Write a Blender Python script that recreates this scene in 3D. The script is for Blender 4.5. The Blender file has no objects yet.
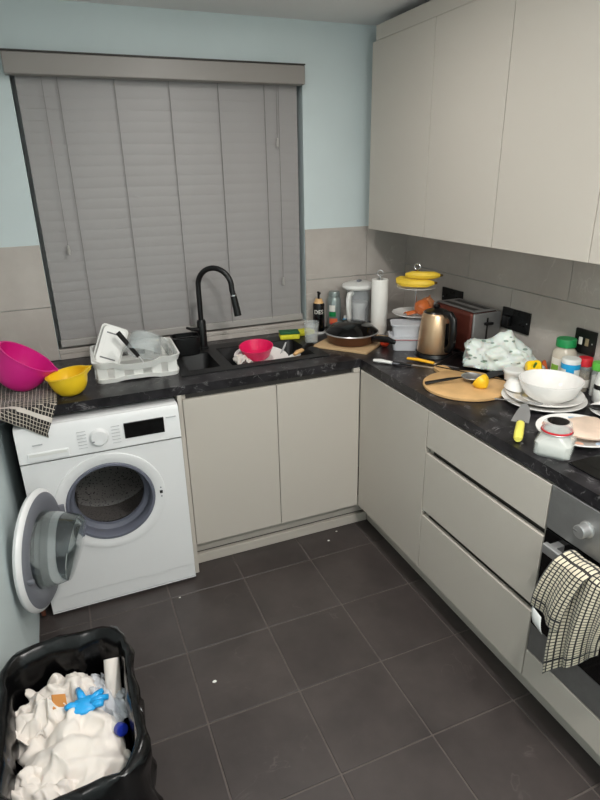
import bpy, bmesh, math, random
from math import sin, cos, pi, radians
from mathutils import Vector, Matrix, Euler, noise

# ------------------------------------------------------------------ camera, world, light, exposure
S = bpy.context.scene
COL = S.collection
cam_d = bpy.data.cameras.new('camera'); cam = bpy.data.objects.new('camera', cam_d); COL.objects.link(cam)
CAM, YAW, PITCH, ROLL, FPX = Vector((-1.1831, -2.1733, 1.6933)), .3865, -.3774, -.021, 573.07
_f = Vector((sin(YAW) * cos(PITCH), cos(YAW) * cos(PITCH), sin(PITCH))); _r = Vector((cos(YAW), -sin(YAW), 0)); _u = _r.cross(_f)
_r2 = _r * cos(ROLL) + _u * sin(ROLL); _u2 = _u * cos(ROLL) - _r * sin(ROLL)
M = Matrix((_r2, _u2, -_f)).transposed().to_4x4(); M.translation = CAM
cam.matrix_world = M
cam_d.sensor_fit = 'HORIZONTAL'; cam_d.sensor_width = 36; cam_d.lens = FPX / 600 * 36
cam_d.clip_start = .02
S.camera = cam
w = bpy.data.worlds.new('night'); S.world = w; w.use_nodes = True
w.node_tree.nodes['Background'].inputs[0].default_value = (.02, .025, .04, 1)
w.node_tree.nodes['Background'].inputs[1].default_value = .3
S.view_settings.view_transform = 'Standard'; S.view_settings.look = 'None'
S.view_settings.gamma = 1; S.view_settings.use_curve_mapping = False
S.view_settings.exposure = 0.0
CEIL = 2.33
LAMPS = [(-.5, -.4, 7.5, 'downlight nearest the window'), (-.5, -1.8, 17.0, 'middle downlight of the ceiling row'), (-.15, -2.55, 16.0, 'downlight added behind the camera on the right'), (-1.0, -2.55, 6.5, 'downlight added behind the camera on the left')]  # the pair behind the camera is added for more frontal light
ADDED_GLOBE = (-.55, -2.4, 18.0)   # unseen globe added behind the camera as fill light: x, y, watts
LAMP_RGB = (1, .968, .93)

# ------------------------------------------------------------------ materials
MATS = {}
def lin(c):
    return tuple(((v / 255) / 12.92 if v / 255 <= .04045 else ((v / 255 + .055) / 1.055) ** 2.4) for v in c) + (1,)
class NT:
    def __init__(s, name):
        s.m = bpy.data.materials.new(name); s.m.use_nodes = True; s.t = s.m.node_tree
        s.b = s.t.nodes['Principled BSDF']
    def n(s, typ, **kw):
        nd = s.t.nodes.new(typ)
        for k, v in kw.items():
            if k[0] == '_': setattr(nd, k[1:], v)
            else:
                key = int(k[1:]) if k[0] == 'i' and k[1:].isdigit() else k.replace('_', ' ')
                nd.inputs[key].default_value = v
        return nd
    def l(s, a, b): s.t.links.new(a, b)
    def ramp(s, fac, stops):
        r = s.n('ShaderNodeValToRGB'); s.l(fac, r.inputs[0]); e = r.color_ramp.elements
        while len(e) < len(stops): e.new(.5)
        for el, (p_, c_) in zip(e, stops): el.position = p_; el.color = c_
        return r
    def coord(s, which='Object'):
        return s.n('ShaderNodeTexCoord').outputs[which]
    def bump(s, fac, strength=.2, dist=.002):
        b = s.n('ShaderNodeBump'); b.inputs['Strength'].default_value = strength; b.inputs['Distance'].default_value = dist
        s.l(fac, b.inputs['Height']); s.l(b.outputs[0], s.b.inputs['Normal'])
def P(name, rgb, rough=.5, metal=0, var=.0, scale=8, bump=0, trans=0, ior=1.45, alpha=1, coat=0, sheen=0, spec=None, sub=0):
    if name in MATS: return MATS[name]
    t = NT(name); b = t.b; c = lin(rgb)
    b.inputs['Base Color'].default_value = c; b.inputs['Roughness'].default_value = rough; b.inputs['Metallic'].default_value = metal
    b.inputs['Transmission Weight'].default_value = trans; b.inputs['IOR'].default_value = ior
    b.inputs['Coat Weight'].default_value = coat; b.inputs['Sheen Weight'].default_value = sheen
    if alpha < 1: b.inputs['Alpha'].default_value = alpha
    if spec is not None: b.inputs['Specular IOR Level'].default_value = spec
    if sub: b.inputs['Subsurface Weight'].default_value = sub; b.inputs['Subsurface Radius'].default_value = (.01, .008, .006)
    nz = t.n('ShaderNodeTexNoise', Scale=scale, Detail=4.0); t.l(t.coord(), nz.inputs['Vector'])
    if var:
        r = t.ramp(nz.outputs['Fac'], [(.3, tuple(max(0, v * (1 - var)) for v in c[:3]) + (1,)), (.7, tuple(min(1, v * (1 + var)) for v in c[:3]) + (1,))])
        t.l(r.outputs[0], b.inputs['Base Color'])
    if bump: t.bump(nz.outputs['Fac'], bump, .002)
    MATS[name] = t.m; return t.m
def vein_mat(name, base, mid, vein, scale=2.2, width=.03, rough=.3, bump=.03, objvar=0, ramp2=.55):
    t = NT(name); co = t.coord('Object')
    geo = t.n('ShaderNodeNewGeometry').outputs['Position']
    n1 = t.n('ShaderNodeTexNoise', Scale=scale * 1.6, Detail=6.0, Roughness=.6); t.l(geo, n1.inputs['Vector'])
    n2 = t.n('ShaderNodeTexNoise', Scale=scale, Detail=5.0, Roughness=.55, Distortion=1.2); t.l(geo, n2.inputs['Vector'])
    r1 = t.ramp(n1.outputs['Fac'], [(.32, lin(base)), (.68, lin(mid))])
    # a thin vein where the noise crosses one half
    s = t.n('ShaderNodeMath', _operation='SUBTRACT', i1=.5); t.l(n2.outputs['Fac'], s.inputs[0])
    a = t.n('ShaderNodeMath', _operation='ABSOLUTE'); t.l(s.outputs[0], a.inputs[0])
    r2 = t.ramp(a.outputs[0], [(0, (1, 1, 1, 1)), (width, (0, 0, 0, 1))])
    n3 = t.n('ShaderNodeTexNoise', Scale=scale * 2.7, Detail=3.0); t.l(geo, n3.inputs['Vector'])
    r3 = t.ramp(n3.outputs['Fac'], [(ramp2 - .1, (0, 0, 0, 1)), (ramp2 + .1, (1, 1, 1, 1))])
    mu = t.n('ShaderNodeMath', _operation='MULTIPLY'); t.l(r2.outputs[0], mu.inputs[0]); t.l(r3.outputs[0], mu.inputs[1])
    mx = t.n('ShaderNodeMix', _data_type='RGBA'); t.l(mu.outputs[0], mx.inputs[0]); t.l(r1.outputs[0], mx.inputs[6]); mx.inputs[7].default_value = lin(vein)
    out = mx.outputs[2]
    if objvar:
        oi = t.n('ShaderNodeObjectInfo'); mr = t.n('ShaderNodeMapRange', i3=1 - objvar, i4=1 + objvar); t.l(oi.outputs['Random'], mr.inputs[0])
        hs = t.n('ShaderNodeHueSaturation'); t.l(mr.outputs[0], hs.inputs['Value']); t.l(out, hs.inputs['Color']); out = hs.outputs[0]
    t.l(out, t.b.inputs['Base Color']); t.b.inputs['Roughness'].default_value = rough
    t.bump(n1.outputs['Fac'], bump, .004)
    MATS[name] = t.m; return t.m
def check_mat(name, ground, line, cu=18, cv=34, lw=.22, stripe=None, stripe_col=None):
    t = NT(name); uv = t.coord('UV'); sp = t.n('ShaderNodeSeparateXYZ'); t.l(uv, sp.inputs[0])
    masks = []
    for ax, k in ((0, cu), (1, cv)):
        m = t.n('ShaderNodeMath', _operation='MULTIPLY', i1=float(k)); t.l(sp.outputs[ax], m.inputs[0])
        f = t.n('ShaderNodeMath', _operation='FRACT'); t.l(m.outputs[0], f.inputs[0])
        l_ = t.n('ShaderNodeMath', _operation='LESS_THAN', i1=lw); t.l(f.outputs[0], l_.inputs[0]); masks.append(l_)
    mxm = t.n('ShaderNodeMath', _operation='MAXIMUM'); t.l(masks[0].outputs[0], mxm.inputs[0]); t.l(masks[1].outputs[0], mxm.inputs[1])
    mx = t.n('ShaderNodeMix', _data_type='RGBA'); t.l(mxm.outputs[0], mx.inputs[0]); mx.inputs[6].default_value = lin(ground); mx.inputs[7].default_value = lin(line)
    out = mx.outputs[2]
    if stripe:
        a, b_ = stripe
        g = t.n('ShaderNodeMath', _operation='GREATER_THAN', i1=a); t.l(sp.outputs[1], g.inputs[0])
        h = t.n('ShaderNodeMath', _operation='LESS_THAN', i1=b_); t.l(sp.outputs[1], h.inputs[0])
        k = t.n('ShaderNodeMath', _operation='MULTIPLY'); t.l(g.outputs[0], k.inputs[0]); t.l(h.outputs[0], k.inputs[1])
        m2 = t.n('ShaderNodeMix', _data_type='RGBA'); t.l(k.outputs[0], m2.inputs[0]); t.l(out, m2.inputs[6]); m2.inputs[7].default_value = lin(stripe_col); out = m2.outputs[2]
    t.l(out, t.b.inputs['Base Color']); t.b.inputs['Roughness'].default_value = .95; t.b.inputs['Sheen Weight'].default_value = .2
    nz = t.n('ShaderNodeTexNoise', Scale=500.0); t.l(t.coord(), nz.inputs['Vector']); t.bump(nz.outputs['Fac'], .4, .001)
    MATS[name] = t.m; return t.m
def spot_mat(name, base, spot, scale, thr, rough, alpha=1, trans=0, sub=0):
    t = NT(name); v = t.n('ShaderNodeTexVoronoi', Scale=scale); mp = t.n('ShaderNodeMapping'); mp.inputs['Scale'].default_value = (1, 1.0, 2.2)
    t.l(t.coord(), mp.inputs[0]); t.l(mp.outputs[0], v.inputs['Vector'])
    r = t.ramp(v.outputs['Distance'], [(thr - .02, lin(spot)), (thr + .02, lin(base))]); t.l(r.outputs[0], t.b.inputs['Base Color'])
    t.b.inputs['Roughness'].default_value = rough; t.b.inputs['Alpha'].default_value = alpha; t.b.inputs['Transmission Weight'].default_value = trans
    if sub: t.b.inputs['Subsurface Weight'].default_value = sub
    MATS[name] = t.m; return t.m

P('paint_blue', (207, 219, 220), .6, var=.03, scale=3, bump=.03)
P('ceiling_white', (240, 239, 238), .8, var=.02, scale=3)
vein_mat('wall_tile', (177, 169, 162), (197, 190, 183), (210, 204, 197), 2.0, .008, .35, .02, .02, .58)
P('grout', (150, 145, 139), .9, var=.05, scale=60)
vein_mat('floor_tile', (56, 50, 49), (74, 67, 65), (88, 81, 78), 2.4, .006, .42, .12, .07, .62)
P('floor_grout', (104, 96, 92), .95, var=.15, scale=30)
P('cabinet', (198, 191, 181), .42, var=.012, scale=2)
P('cabinet_edge', (176, 170, 159), .5)
P('channel', (58, 55, 52), .5)
vein_mat('laminate', (17, 16, 18), (50, 48, 51), (132, 129, 130), 9.5, .016, .3, .02, 0, .54)
MATS['laminate'].node_tree.nodes['Principled BSDF'].inputs['Specular IOR Level'].default_value = .3
P('sink_black', (22, 22, 23), .45, var=.2, scale=300, bump=.05)
P('matt_black', (14, 14, 15), .38)
P('gloss_black', (8, 8, 9), .06)
P('black_plastic', (16, 16, 17), .3)
P('rubber', (28, 28, 30), .6)
P('white_enamel', (238, 238, 238), .28)
P('white_plastic', (232, 232, 228), .35)
P('white_ceramic', (244, 242, 238), .12, coat=.4)
P('grey_plastic', (122, 124, 132), .4)
P('seal_grey', (106, 109, 122), .5)
P('steel', (196, 196, 196), .34, .8, var=.05, scale=40)
P('brushed_steel', (150, 149, 148), .5, .75, var=.05, scale=30)
P('drum_steel', (160, 155, 150), .25, 1)
P('chrome', (220, 220, 222), .08, 1)
P('champagne', (214, 180, 145), .33, .9)
P('copper_brown', (100, 52, 44), .35, .5)
P('blind_slat', (156, 153, 152), .42, var=.02, scale=4)
P('blind_rail', (172, 168, 164), .4)
P('valance_grey', (146, 141, 136), .4)
P('cord', (132, 129, 128), .8)
P('upvc', (235, 235, 235), .3)
P('glass', (228, 234, 234), .03, alpha=.24, coat=.6)
P('glass_grey', (205, 212, 212), .03, alpha=.36, coat=.8)
P('door_glass', (236, 240, 240), .0, trans=1, ior=1.22, coat=.7)
P('clear_plastic', (228, 232, 236), .08, alpha=.25)
P('frosted', (228, 230, 235), .3, alpha=.72)
P('jar_glass', (225, 230, 226), .04, alpha=.34, coat=.4)
P('pink', (222, 36, 140), .35, sub=.1)
P('hot_pink', (225, 30, 95), .35)
P('yellow', (248, 206, 40), .35)
P('handle_yellow', (238, 228, 104), .4)
P('knife_yellow', (250, 186, 40), .4)
P('wood', (214, 172, 118), .5, var=.12, scale=14)
P('board', (202, 170, 128), .6, var=.06, scale=10)
P('pan_brown', (98, 62, 42), .35, .3)
P('paper', (243, 241, 235), .9, bump=.2, scale=120)
P('tissue', (226, 218, 210), .9, var=.03, scale=20, bump=.15, sub=.15)
P('banana', (238, 200, 62), .5, var=.1, scale=20)
P('banana_tip', (90, 70, 40), .7)
P('onion', (196, 104, 52), .35, var=.2, scale=18)
P('onion_pale', (214, 140, 92), .5, var=.15, scale=18)
P('onion_flesh', (232, 190, 160), .5)
P('green_lid', (22, 138, 74), .4)
P('lime', (96, 190, 70), .4)
P('red_lid', (214, 40, 52), .35)
P('red_orange', (232, 70, 40), .3)
P('sky_blue', (28, 158, 214), .4)
P('blue_glove', (40, 160, 226), .35)
P('royal_blue', (24, 44, 150), .35)
P('label_white', (236, 232, 224), .6)
P('label_green', (136, 186, 70), .6)
P('label_orange', (230, 110, 70), .6)
P('flower_orange', (232, 176, 150), .3)
P('flower_blue', (170, 190, 208), .3)
P('flower_yellow', (238, 218, 150), .3)
P('spice', (150, 132, 104), .7, var=.2, scale=60)
P('sauce_jar', (205, 196, 180), .15)
P('lemon', (245, 196, 40), .4, var=.06, scale=40)
P('lemon_flesh', (250, 214, 90), .3)
P('pepper_yellow', (250, 206, 30), .18)
P('pepper_stem', (86, 130, 50), .6)
P('net_orange', (206, 96, 40), .6)
P('sponge_yellow', (226, 222, 60), .9, var=.08, scale=90, bump=.4)
P('scourer_green', (40, 96, 60), .95, bump=.5, scale=300)
P('can_grey', (140, 150, 148), .3, .4)
P('chicken', (230, 206, 186), .5, var=.12, scale=16, bump=.3)
P('salt', (236, 234, 226), .8, var=.05, scale=100)
P('bag_black', (7, 7, 8), .22, spec=.45)
P('bin_grey', (24, 24, 25), .45)
P('brown_card', (190, 128, 66), .8)
P('tag_white', (236, 236, 234), .7)
P('print_grey', (186, 186, 188), .6)
P('slot_grey', (120, 120, 122), .6)
P('blade', (176, 176, 176), .42, .55)
P('mirror_dark', (20, 22, 26), .05)
P('copper_pipe', (140, 84, 66), .4, .5)
P('lamp_ring', (235, 235, 235), .4)
spot_mat('print_bag', (220, 227, 221), (134, 152, 140), 24, .24, .35, 1, 0, .2)
spot_mat('drum_holes', (124, 119, 116), (30, 28, 27), 95, .28, .3)
check_mat('towel_dark', (34, 31, 30), (196, 186, 172), 78, 78, .17, (.052, .066), (212, 204, 195))
check_mat('towel_cream', (212, 203, 180), (40, 38, 37), 74, 74, .28, (.04, .05), (24, 24, 26))
def emit(name, rgb, strength):
    t = NT(name); t.b.inputs['Emission Color'].default_value = rgb + (1,); t.b.inputs['Emission Strength'].default_value = strength
    MATS[name] = t.m
emit('lamp_disc', (1, .93, .84), 6)

# ------------------------------------------------------------------ mesh helpers
def mesh_obj(name, bm, mat, parent=None, smooth=False, loc=None, rot=None, autos=None):
    bmesh.ops.recalc_face_normals(bm, faces=bm.faces)
    me = bpy.data.meshes.new(name); bm.to_mesh(me); bm.free()
    return data_obj(name, me, mat, parent, smooth, loc, rot)
def data_obj(name, me, mat, parent=None, smooth=False, loc=None, rot=None):
    if mat and not me.materials: me.materials.append(MATS[mat])
    if smooth:
        for p_ in me.polygons: p_.use_smooth = True
        if smooth != 'all':
            try: me.set_sharp_from_angle(angle=radians(38))
            except Exception: pass
    o = bpy.data.objects.new(name, me); COL.objects.link(o)
    if parent: o.parent = parent
    if loc is not None: o.location = loc
    if rot is not None: o.rotation_euler = rot
    return o
def tag(o, label=None, cat=None, group=None, kind=None):
    if label: o['label'] = label
    if cat: o['category'] = cat
    if group: o['group'] = group
    if kind: o['kind'] = kind
    return o
def thing(name, label, cat, loc=(0, 0, 0), rz=0, group=None, rot=None):
    o = bpy.data.objects.new(name, None); COL.objects.link(o); o.empty_display_size = .05
    o.location = loc; o.rotation_euler = rot if rot is not None else (0, 0, rz)
    return tag(o, label, cat, group)
def box_into(bm, x0, x1, y0, y1, z0, z1, bev=0, seg=2):
    g = bmesh.ops.create_cube(bm, size=1)
    vs = g['verts']
    for v in vs: v.co = Vector(((x0 + x1) / 2 + v.co.x * (x1 - x0), (y0 + y1) / 2 + v.co.y * (y1 - y0), (z0 + z1) / 2 + v.co.z * (z1 - z0)))
    if bev:
        es = list({e for v in vs for e in v.link_edges})
        bmesh.ops.bevel(bm, geom=es, offset=min(bev, .49 * min(abs(x1 - x0), abs(y1 - y0), abs(z1 - z0))), segments=seg, affect='EDGES', profile=.5)
def box(name, x0, x1, y0, y1, z0, z1, mat, parent=None, bev=.0015, seg=2, **k):
    bm = bmesh.new(); box_into(bm, x0, x1, y0, y1, z0, z1, bev, seg)
    return mesh_obj(name, bm, mat, parent, smooth=bev > .004, **k)
def lathe_into(bm, prof, seg=32, squash=None, fn=None):
    rings = []
    for (r, z) in prof:
        if r < 1e-5: rings.append([bm.verts.new((0, 0, z))])
        else:
            ring = []
            for i in range(seg):
                a = 2 * pi * i / seg; x, y, zz = r * cos(a), r * sin(a), z
                if fn: x, y, zz = fn(r, a, z)
                ring.append(bm.verts.new((x, y, zz)))
            rings.append(ring)
    for A, B in zip(rings, rings[1:]):
        n = max(len(A), len(B))
        if len(A) == 1 and len(B) == 1: continue
        for i in range(n):
            j = (i + 1) % n
            if len(A) == 1: bm.faces.new((A[0], B[i], B[j]))
            elif len(B) == 1: bm.faces.new((A[i], A[j], B[0]))
            else: bm.faces.new((A[i], A[j], B[j], B[i]))
    return rings
def lathe(name, prof, mat, parent=None, seg=32, smooth=True, loc=None, rot=None, fn=None):
    bm = bmesh.new(); lathe_into(bm, prof, seg, fn=fn)
    return mesh_obj(name, bm, mat, parent, smooth, loc, rot)
def tube_into(bm, pts, rad, seg=12, flat=1.0):
    pts = [Vector(p_) for p_ in pts]; n = len(pts)
    rads = rad if isinstance(rad, (list, tuple)) else [rad] * n
    prev = None; rings = []
    for i, p_ in enumerate(pts):
        t = (pts[min(i + 1, n - 1)] - pts[max(i - 1, 0)]).normalized()
        if prev is None:
            a = Vector((0, 0, 1)) if abs(t.z) < .9 else Vector((1, 0, 0)); u = t.cross(a).normalized()
        else: u = (prev - t * prev.dot(t)).normalized()
        prev = u; v = t.cross(u)
        rings.append([bm.verts.new(p_ + u * (rads[i] * cos(2 * pi * k / seg)) + v * (rads[i] * flat * sin(2 * pi * k / seg))) for k in range(seg)])
    for A, B in zip(rings, rings[1:]):
        for k in range(seg): bm.faces.new((A[k], A[(k + 1) % seg], B[(k + 1) % seg], B[k]))
    bm.faces.new(rings[0][::-1]); bm.faces.new(rings[-1])
def tube(name, pts, rad, mat, parent=None, seg=12, flat=1.0, **k):
    bm = bmesh.new(); tube_into(bm, pts, rad, seg, flat); return mesh_obj(name, bm, mat, parent, True, **k)
def arc(c, r, a0, a1, n, ax=(1, 0, 0), ay=(0, 0, 1)):
    c = Vector(c); ax = Vector(ax); ay = Vector(ay)
    return [c + ax * (r * cos(a0 + (a1 - a0) * i / n)) + ay * (r * sin(a0 + (a1 - a0) * i / n)) for i in range(n + 1)]
def prism(name, poly, z0, z1, mat, parent=None, bev=0, plane='xy', **k):
    bm = bmesh.new()
    f = (lambda a, b, c: (a, b, c)) if plane == 'xy' else ((lambda a, b, c: (a, c, b)) if plane == 'xz' else (lambda a, b, c: (c, a, b)))
    A = [bm.verts.new(f(x, y, z0)) for x, y in poly]; B = [bm.verts.new(f(x, y, z1)) for x, y in poly]; n = len(poly)
    bm.faces.new(A[::-1]); bm.faces.new(B)
    for i in range(n): bm.faces.new((A[i], A[(i + 1) % n], B[(i + 1) % n], B[i]))
    if bev: bmesh.ops.bevel(bm, geom=list(bm.edges), offset=bev, segments=2, affect='EDGES')
    return mesh_obj(name, bm, mat, parent, smooth=bev > 0, **k)
def rrect(w, h, r, n=6, cx=0, cy=0):
    out = []
    for sx, sy, a0 in ((1, 1, 0), (-1, 1, pi / 2), (-1, -1, pi), (1, -1, 3 * pi / 2)):
        for i in range(n + 1):
            a = a0 + pi / 2 * i / n; out.append((cx + sx * (w / 2 - r) + r * cos(a), cy + sy * (h / 2 - r) + r * sin(a)))
    return out
def grid(name, nu, nv, fn, mat, parent=None, thick=0, smooth='all', uvs=(1, 1), **k):
    bm = bmesh.new(); uvl = bm.loops.layers.uv.new('UVMap')
    V = [[bm.verts.new(fn(i / nu, j / nv)) for j in range(nv + 1)] for i in range(nu + 1)]
    for i in range(nu):
        for j in range(nv):
            f = bm.faces.new((V[i][j], V[i + 1][j], V[i + 1][j + 1], V[i][j + 1]))
            for lp, (a, b) in zip(f.loops, ((i, j), (i + 1, j), (i + 1, j + 1), (i, j + 1))): lp[uvl].uv = (a / nu * uvs[0], (1 - b / nv) * uvs[1])
    o = mesh_obj(name, bm, mat, parent, smooth, **k)
    if thick:
        m = o.modifiers.new('thickness', 'SOLIDIFY'); m.thickness = thick; m.offset = 0
    return o
def patch(name, r, a0, a1, z0, z1, mat, parent, n=10, t=.0008, r1=None):
    bm = bmesh.new(); r1 = r if r1 is None else r1; rows = []
    for i in range(n + 1):
        a = a0 + (a1 - a0) * i / n
        rows.append([bm.verts.new((q * cos(a), q * sin(a), z)) for q, z in ((r, z0), (r1, z1), (r1 + t, z1), (r + t, z0))])
    for A, B in zip(rows, rows[1:]):
        for k_ in range(4): bm.faces.new((A[k_], A[(k_ + 1) % 4], B[(k_ + 1) % 4], B[k_]))
    bm.faces.new(rows[0][::-1]); bm.faces.new(rows[-1])
    return mesh_obj(name, bm, mat, parent, True)
def text_mesh(body, size, depth=.0006):
    cu = bpy.data.curves.new('lettering', 'FONT'); cu.body = body; cu.size = size; cu.align_x = 'CENTER'; cu.align_y = 'CENTER'; cu.extrude = depth
    to = bpy.data.objects.new('lettering', cu); COL.objects.link(to); bpy.context.view_layer.update()
    me = bpy.data.meshes.new_from_object(to.evaluated_get(bpy.context.evaluated_depsgraph_get()))
    bpy.data.objects.remove(to); me.name = 'lettering'; me.materials.clear(); return me
def toward_cam(x, y):
    return math.atan2(CAM.y - y, CAM.x - x)
N = noise.noise
def tri(x): return abs((x % 1.0) - .5) * 2
def crease(p_, seed, f=1.2, n=5):
    # crisp crumple folds: triangle waves along random directions, gently warped
    rr_ = random.Random(seed); q = Vector(p_); w_ = Vector((N(q * 1.4 + Vector((seed, 0, 0))), N(q * 1.4 + Vector((0, seed, 3))), N(q * 1.4 + Vector((2, 0, seed))))) * .35
    q = q + w_; h = 0; a = 1
    for k_ in range(n):
        d_ = Vector((rr_.uniform(-1, 1), rr_.uniform(-1, 1), rr_.uniform(-1, 1))).normalized(); h += a * (tri(q.dot(d_) * f + rr_.random()) - .5); a *= .78; f *= 1.28
    return h
def ridge(v, s, seed=0):
    q = Vector(v) * s + Vector((seed * 7.3, seed * 3.1, seed * 1.7))
    return 1 - 2 * abs(N(q)) + .5 * (1 - 2 * abs(N(q * 2.1))) + .25 * (1 - 2 * abs(N(q * 4.3)))

# ------------------------------------------------------------------ the room
XL, XR, YB, YF = -1.49, .6, .6, -3.3
floor = tag(box('floor', XL - .1, XR + .1, YF - .1, YB + .25, -.1, -.004, 'floor_grout', bev=0), 'dark grey square tiled kitchen floor with pale grout', None, None, 'structure')
sT, X0T, Y0T = .3282, .017, -.1206
i0, i1 = -5, 3
for i in range(i0, i1):
    for j in range(-10, 3):
        xa, xb = max(X0T + i * sT, XL), min(X0T + (i + 1) * sT, XR); ya, yb = max(Y0T + j * sT, YF), min(Y0T + (j + 1) * sT, YB)
        if xb - xa < .02 or yb - ya < .02: continue
        g = .0028
        box('tile', xa + g, xb - g, ya + g, yb - g, -.0045, 0, 'floor_tile', floor, bev=.0012, seg=1)
tag(box('ceiling', XL - .1, XR + .1, YF - .1, YB + .25, CEIL, CEIL + .1, 'ceiling_white', bev=0), 'plain off-white kitchen ceiling', None, None, 'structure')
WX0, WX1, WZ0, WZ1 = -1.247, -.010, .957, 2.11
bm = bmesh.new()
box_into(bm, XL - .1, WX0, YB, YB + .25, 0, CEIL); box_into(bm, WX1, XR + .1, YB, YB + .25, 0, CEIL)
box_into(bm, WX0, WX1, YB, YB + .25, 0, WZ0 - .02); box_into(bm, WX0, WX1, YB, YB + .25, WZ1, CEIL)
wall_back = tag(mesh_obj('wall_back', bm, 'paint_blue'), 'pale blue window wall with grey tiled splashback', None, None, 'structure')
TT = .008
def wtile(x0, x1, y0, y1, z0, z1, par): box('tile', x0, x1, y0, y1, z0, z1, 'wall_tile', par, bev=.001, seg=1)
g = .0012
for (xa, xb) in ((XL, WX0),):
    for (za, zb) in ((.911, 1.157), (1.157, 1.427)): wtile(xa + g, xb - g, YB - TT, YB, za + g, zb - g, wall_back)
for (xa, xb) in ((WX1, .345), (.345, XR - TT)):
    for (za, zb) in ((.911, 1.172), (1.172, 1.427)): wtile(xa + g, xb - g, YB - TT, YB, za + g, zb - g, wall_back)
for (xa, xb) in ((WX0, -.64), (-.64, WX1)): wtile(xa + g, xb - g, YB - TT, YB, .911, .936, wall_back)
wall_right = tag(box('wall_right', XR, XR + .1, YF, YB, 0, CEIL, 'paint_blue', bev=0), 'kitchen wall behind the wall cabinets, tiled above the worktop', None, None, 'structure')
for z0_, z1_, edges in ((.911, 1.215, [YB, .35, -.25, -.85, -1.45, -1.8]), (1.215, 1.47, [YB, .05, -.55, -1.15, -1.75])):
    for a, b in zip(edges, edges[1:]): wtile(XR - TT, XR, b + g, a - g, z0_ + g, z1_ - g, wall_right)
wall_left = tag(box('wall_left', XL - .1, XL, YF, YB, 0, CEIL, 'paint_blue', bev=0), 'pale blue wall beside the washing machine', None, None, 'structure')
tag(box('wall_front', XL - .1, XR + .1, YF - .1, YF, 0, CEIL, 'paint_blue', bev=0), 'pale blue wall at the near end of the kitchen', None, None, 'structure')
# window behind the blind
win = tag(bpy.data.objects.new('window_1', None), 'white framed window behind the closed grey blind', None, None, 'structure'); COL.objects.link(win); win.location = (0, 0, 0)
yw = YB + .15
for (xa, xb, za, zb) in ((WX0, WX0 + .06, WZ0, WZ1), (WX1 - .06, WX1, WZ0, WZ1), (WX0 + .06, WX1 - .06, WZ0, WZ0 + .06), (WX0 + .06, WX1 - .06, WZ1 - .06, WZ1), (-.66, -.60, WZ0 + .06, WZ1 - .06)):
    box('window_frame', xa, xb, yw, yw + .07, za, zb, 'upvc', win, bev=.004)
for (xa, xb) in ((WX0 + .06, -.66), (-.60, WX1 - .06)): box('pane', xa, xb, yw + .03, yw + .038, WZ0 + .06, WZ1 - .06, 'mirror_dark', win, bev=0)
box('window_sill', WX0, WX1, YB - .006, YB + .15, WZ0 - .02, WZ0, 'wall_tile', win, bev=.003)

# ceiling lamps (all out of view; globe and rear downlight pair added for brightness)
for (x, y, wt, where) in LAMPS:
    t = thing('ceiling_downlight', 'round recessed ' + where, 'ceiling light', (x, y, CEIL), group='ceiling downlights')
    lathe('trim_ring', [(.062, -.002), (.062, -.006), (.053, -.006), (.051, 0)], 'lamp_ring', t, 28)
    lathe('lamp_face', [(0, -.001), (.05, -.001)], 'lamp_disc', t, 28)
    ld = bpy.data.lights.new('downlight', 'AREA'); ld.shape = 'DISK'; ld.size = .1; ld.energy = wt; ld.color = LAMP_RGB
    lo = bpy.data.objects.new('downlight', ld); COL.objects.link(lo); lo.parent = t; lo.location = (0, 0, -.012)
t = thing('added_globe', 'white globe fill light added behind the camera', 'ceiling light', (ADDED_GLOBE[0], ADDED_GLOBE[1], CEIL))
lathe('base_plate', [(0, -.001), (.05, -.001), (.05, -.012), (.02, -.016), (.018, -.034), (0, -.034)], 'lamp_ring', t, 28)
r = .05; emit('added_globe_glow', LAMP_RGB, ADDED_GLOBE[2] / (4 * pi * r * r * pi))
lathe('globe', [(r * sin(pi * k / 14), -.084 + r * cos(pi * k / 14)) if 0 < k < 14 else (0, -.084 + r * cos(pi * k / 14)) for k in range(15)], 'added_globe_glow', t, 28)

# ------------------------------------------------------------------ base units
def door_panel(name, par, a0, a1, z0, z1, face, mat='cabinet'):
    # a slab front 18 mm thick, on the Y = 0 face (face 'y') or the X = 0 face (face 'x')
    if face == 'y': return box(name, a0, a1, 0, .018, z0, z1, mat, par, bev=.0012)
    return box(name, 0, .018, a0, a1, z0, z1, mat, par, bev=.0012)
DT, WB, WT = .848, .872, .91
sc = thing('sink_cabinet', 'greige two-door base cabinet under the sink and tap', 'cabinet', (0, 0, 0))
bm = bmesh.new()
box_into(bm, -.8125, -.795, .02, .57, .15, WB); box_into(bm, -.795, -.02, .02, .57, .15, .168); box_into(bm, -.02, -.002, .02, .57, .15, WB); box_into(bm, -.795, -.02, .555, .57, .168, .7)
mesh_obj('carcass', bm, 'cabinet', sc)
door_panel('door', sc, -.8105, -.4075, .152, DT, 'y'); door_panel('door', sc, -.4045, -.003, .152, DT, 'y')
box('corner_post', -.0345, -.003, 0, .018, DT + .0015, WB - .001, 'cabinet', sc)
box('finger_channel', -.795, -.036, .022, .03, .81, WB - .001, 'channel', sc, bev=0)
box('end_panel', -.8305, -.8130, 0, .57, .002, WB - .001, 'cabinet', sc)
pl = thing('plinth', 'greige plinth strip under the sink cabinet doors', 'plinth', (0, 0, 0), group='plinths')
box('board', -.8125, .089, .075, .09, .062, .148, 'cabinet', pl); box('sealing_strip', -.8125, .089, .066, .0885, .0005, .05, 'cabinet', pl, bev=.003); box('dark_gap_backing', -.8125, .089, .091, .096, .002, .148, 'channel', pl, bev=0)  # last box: dark sheet behind the gap, drawing its shade as a line

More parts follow.
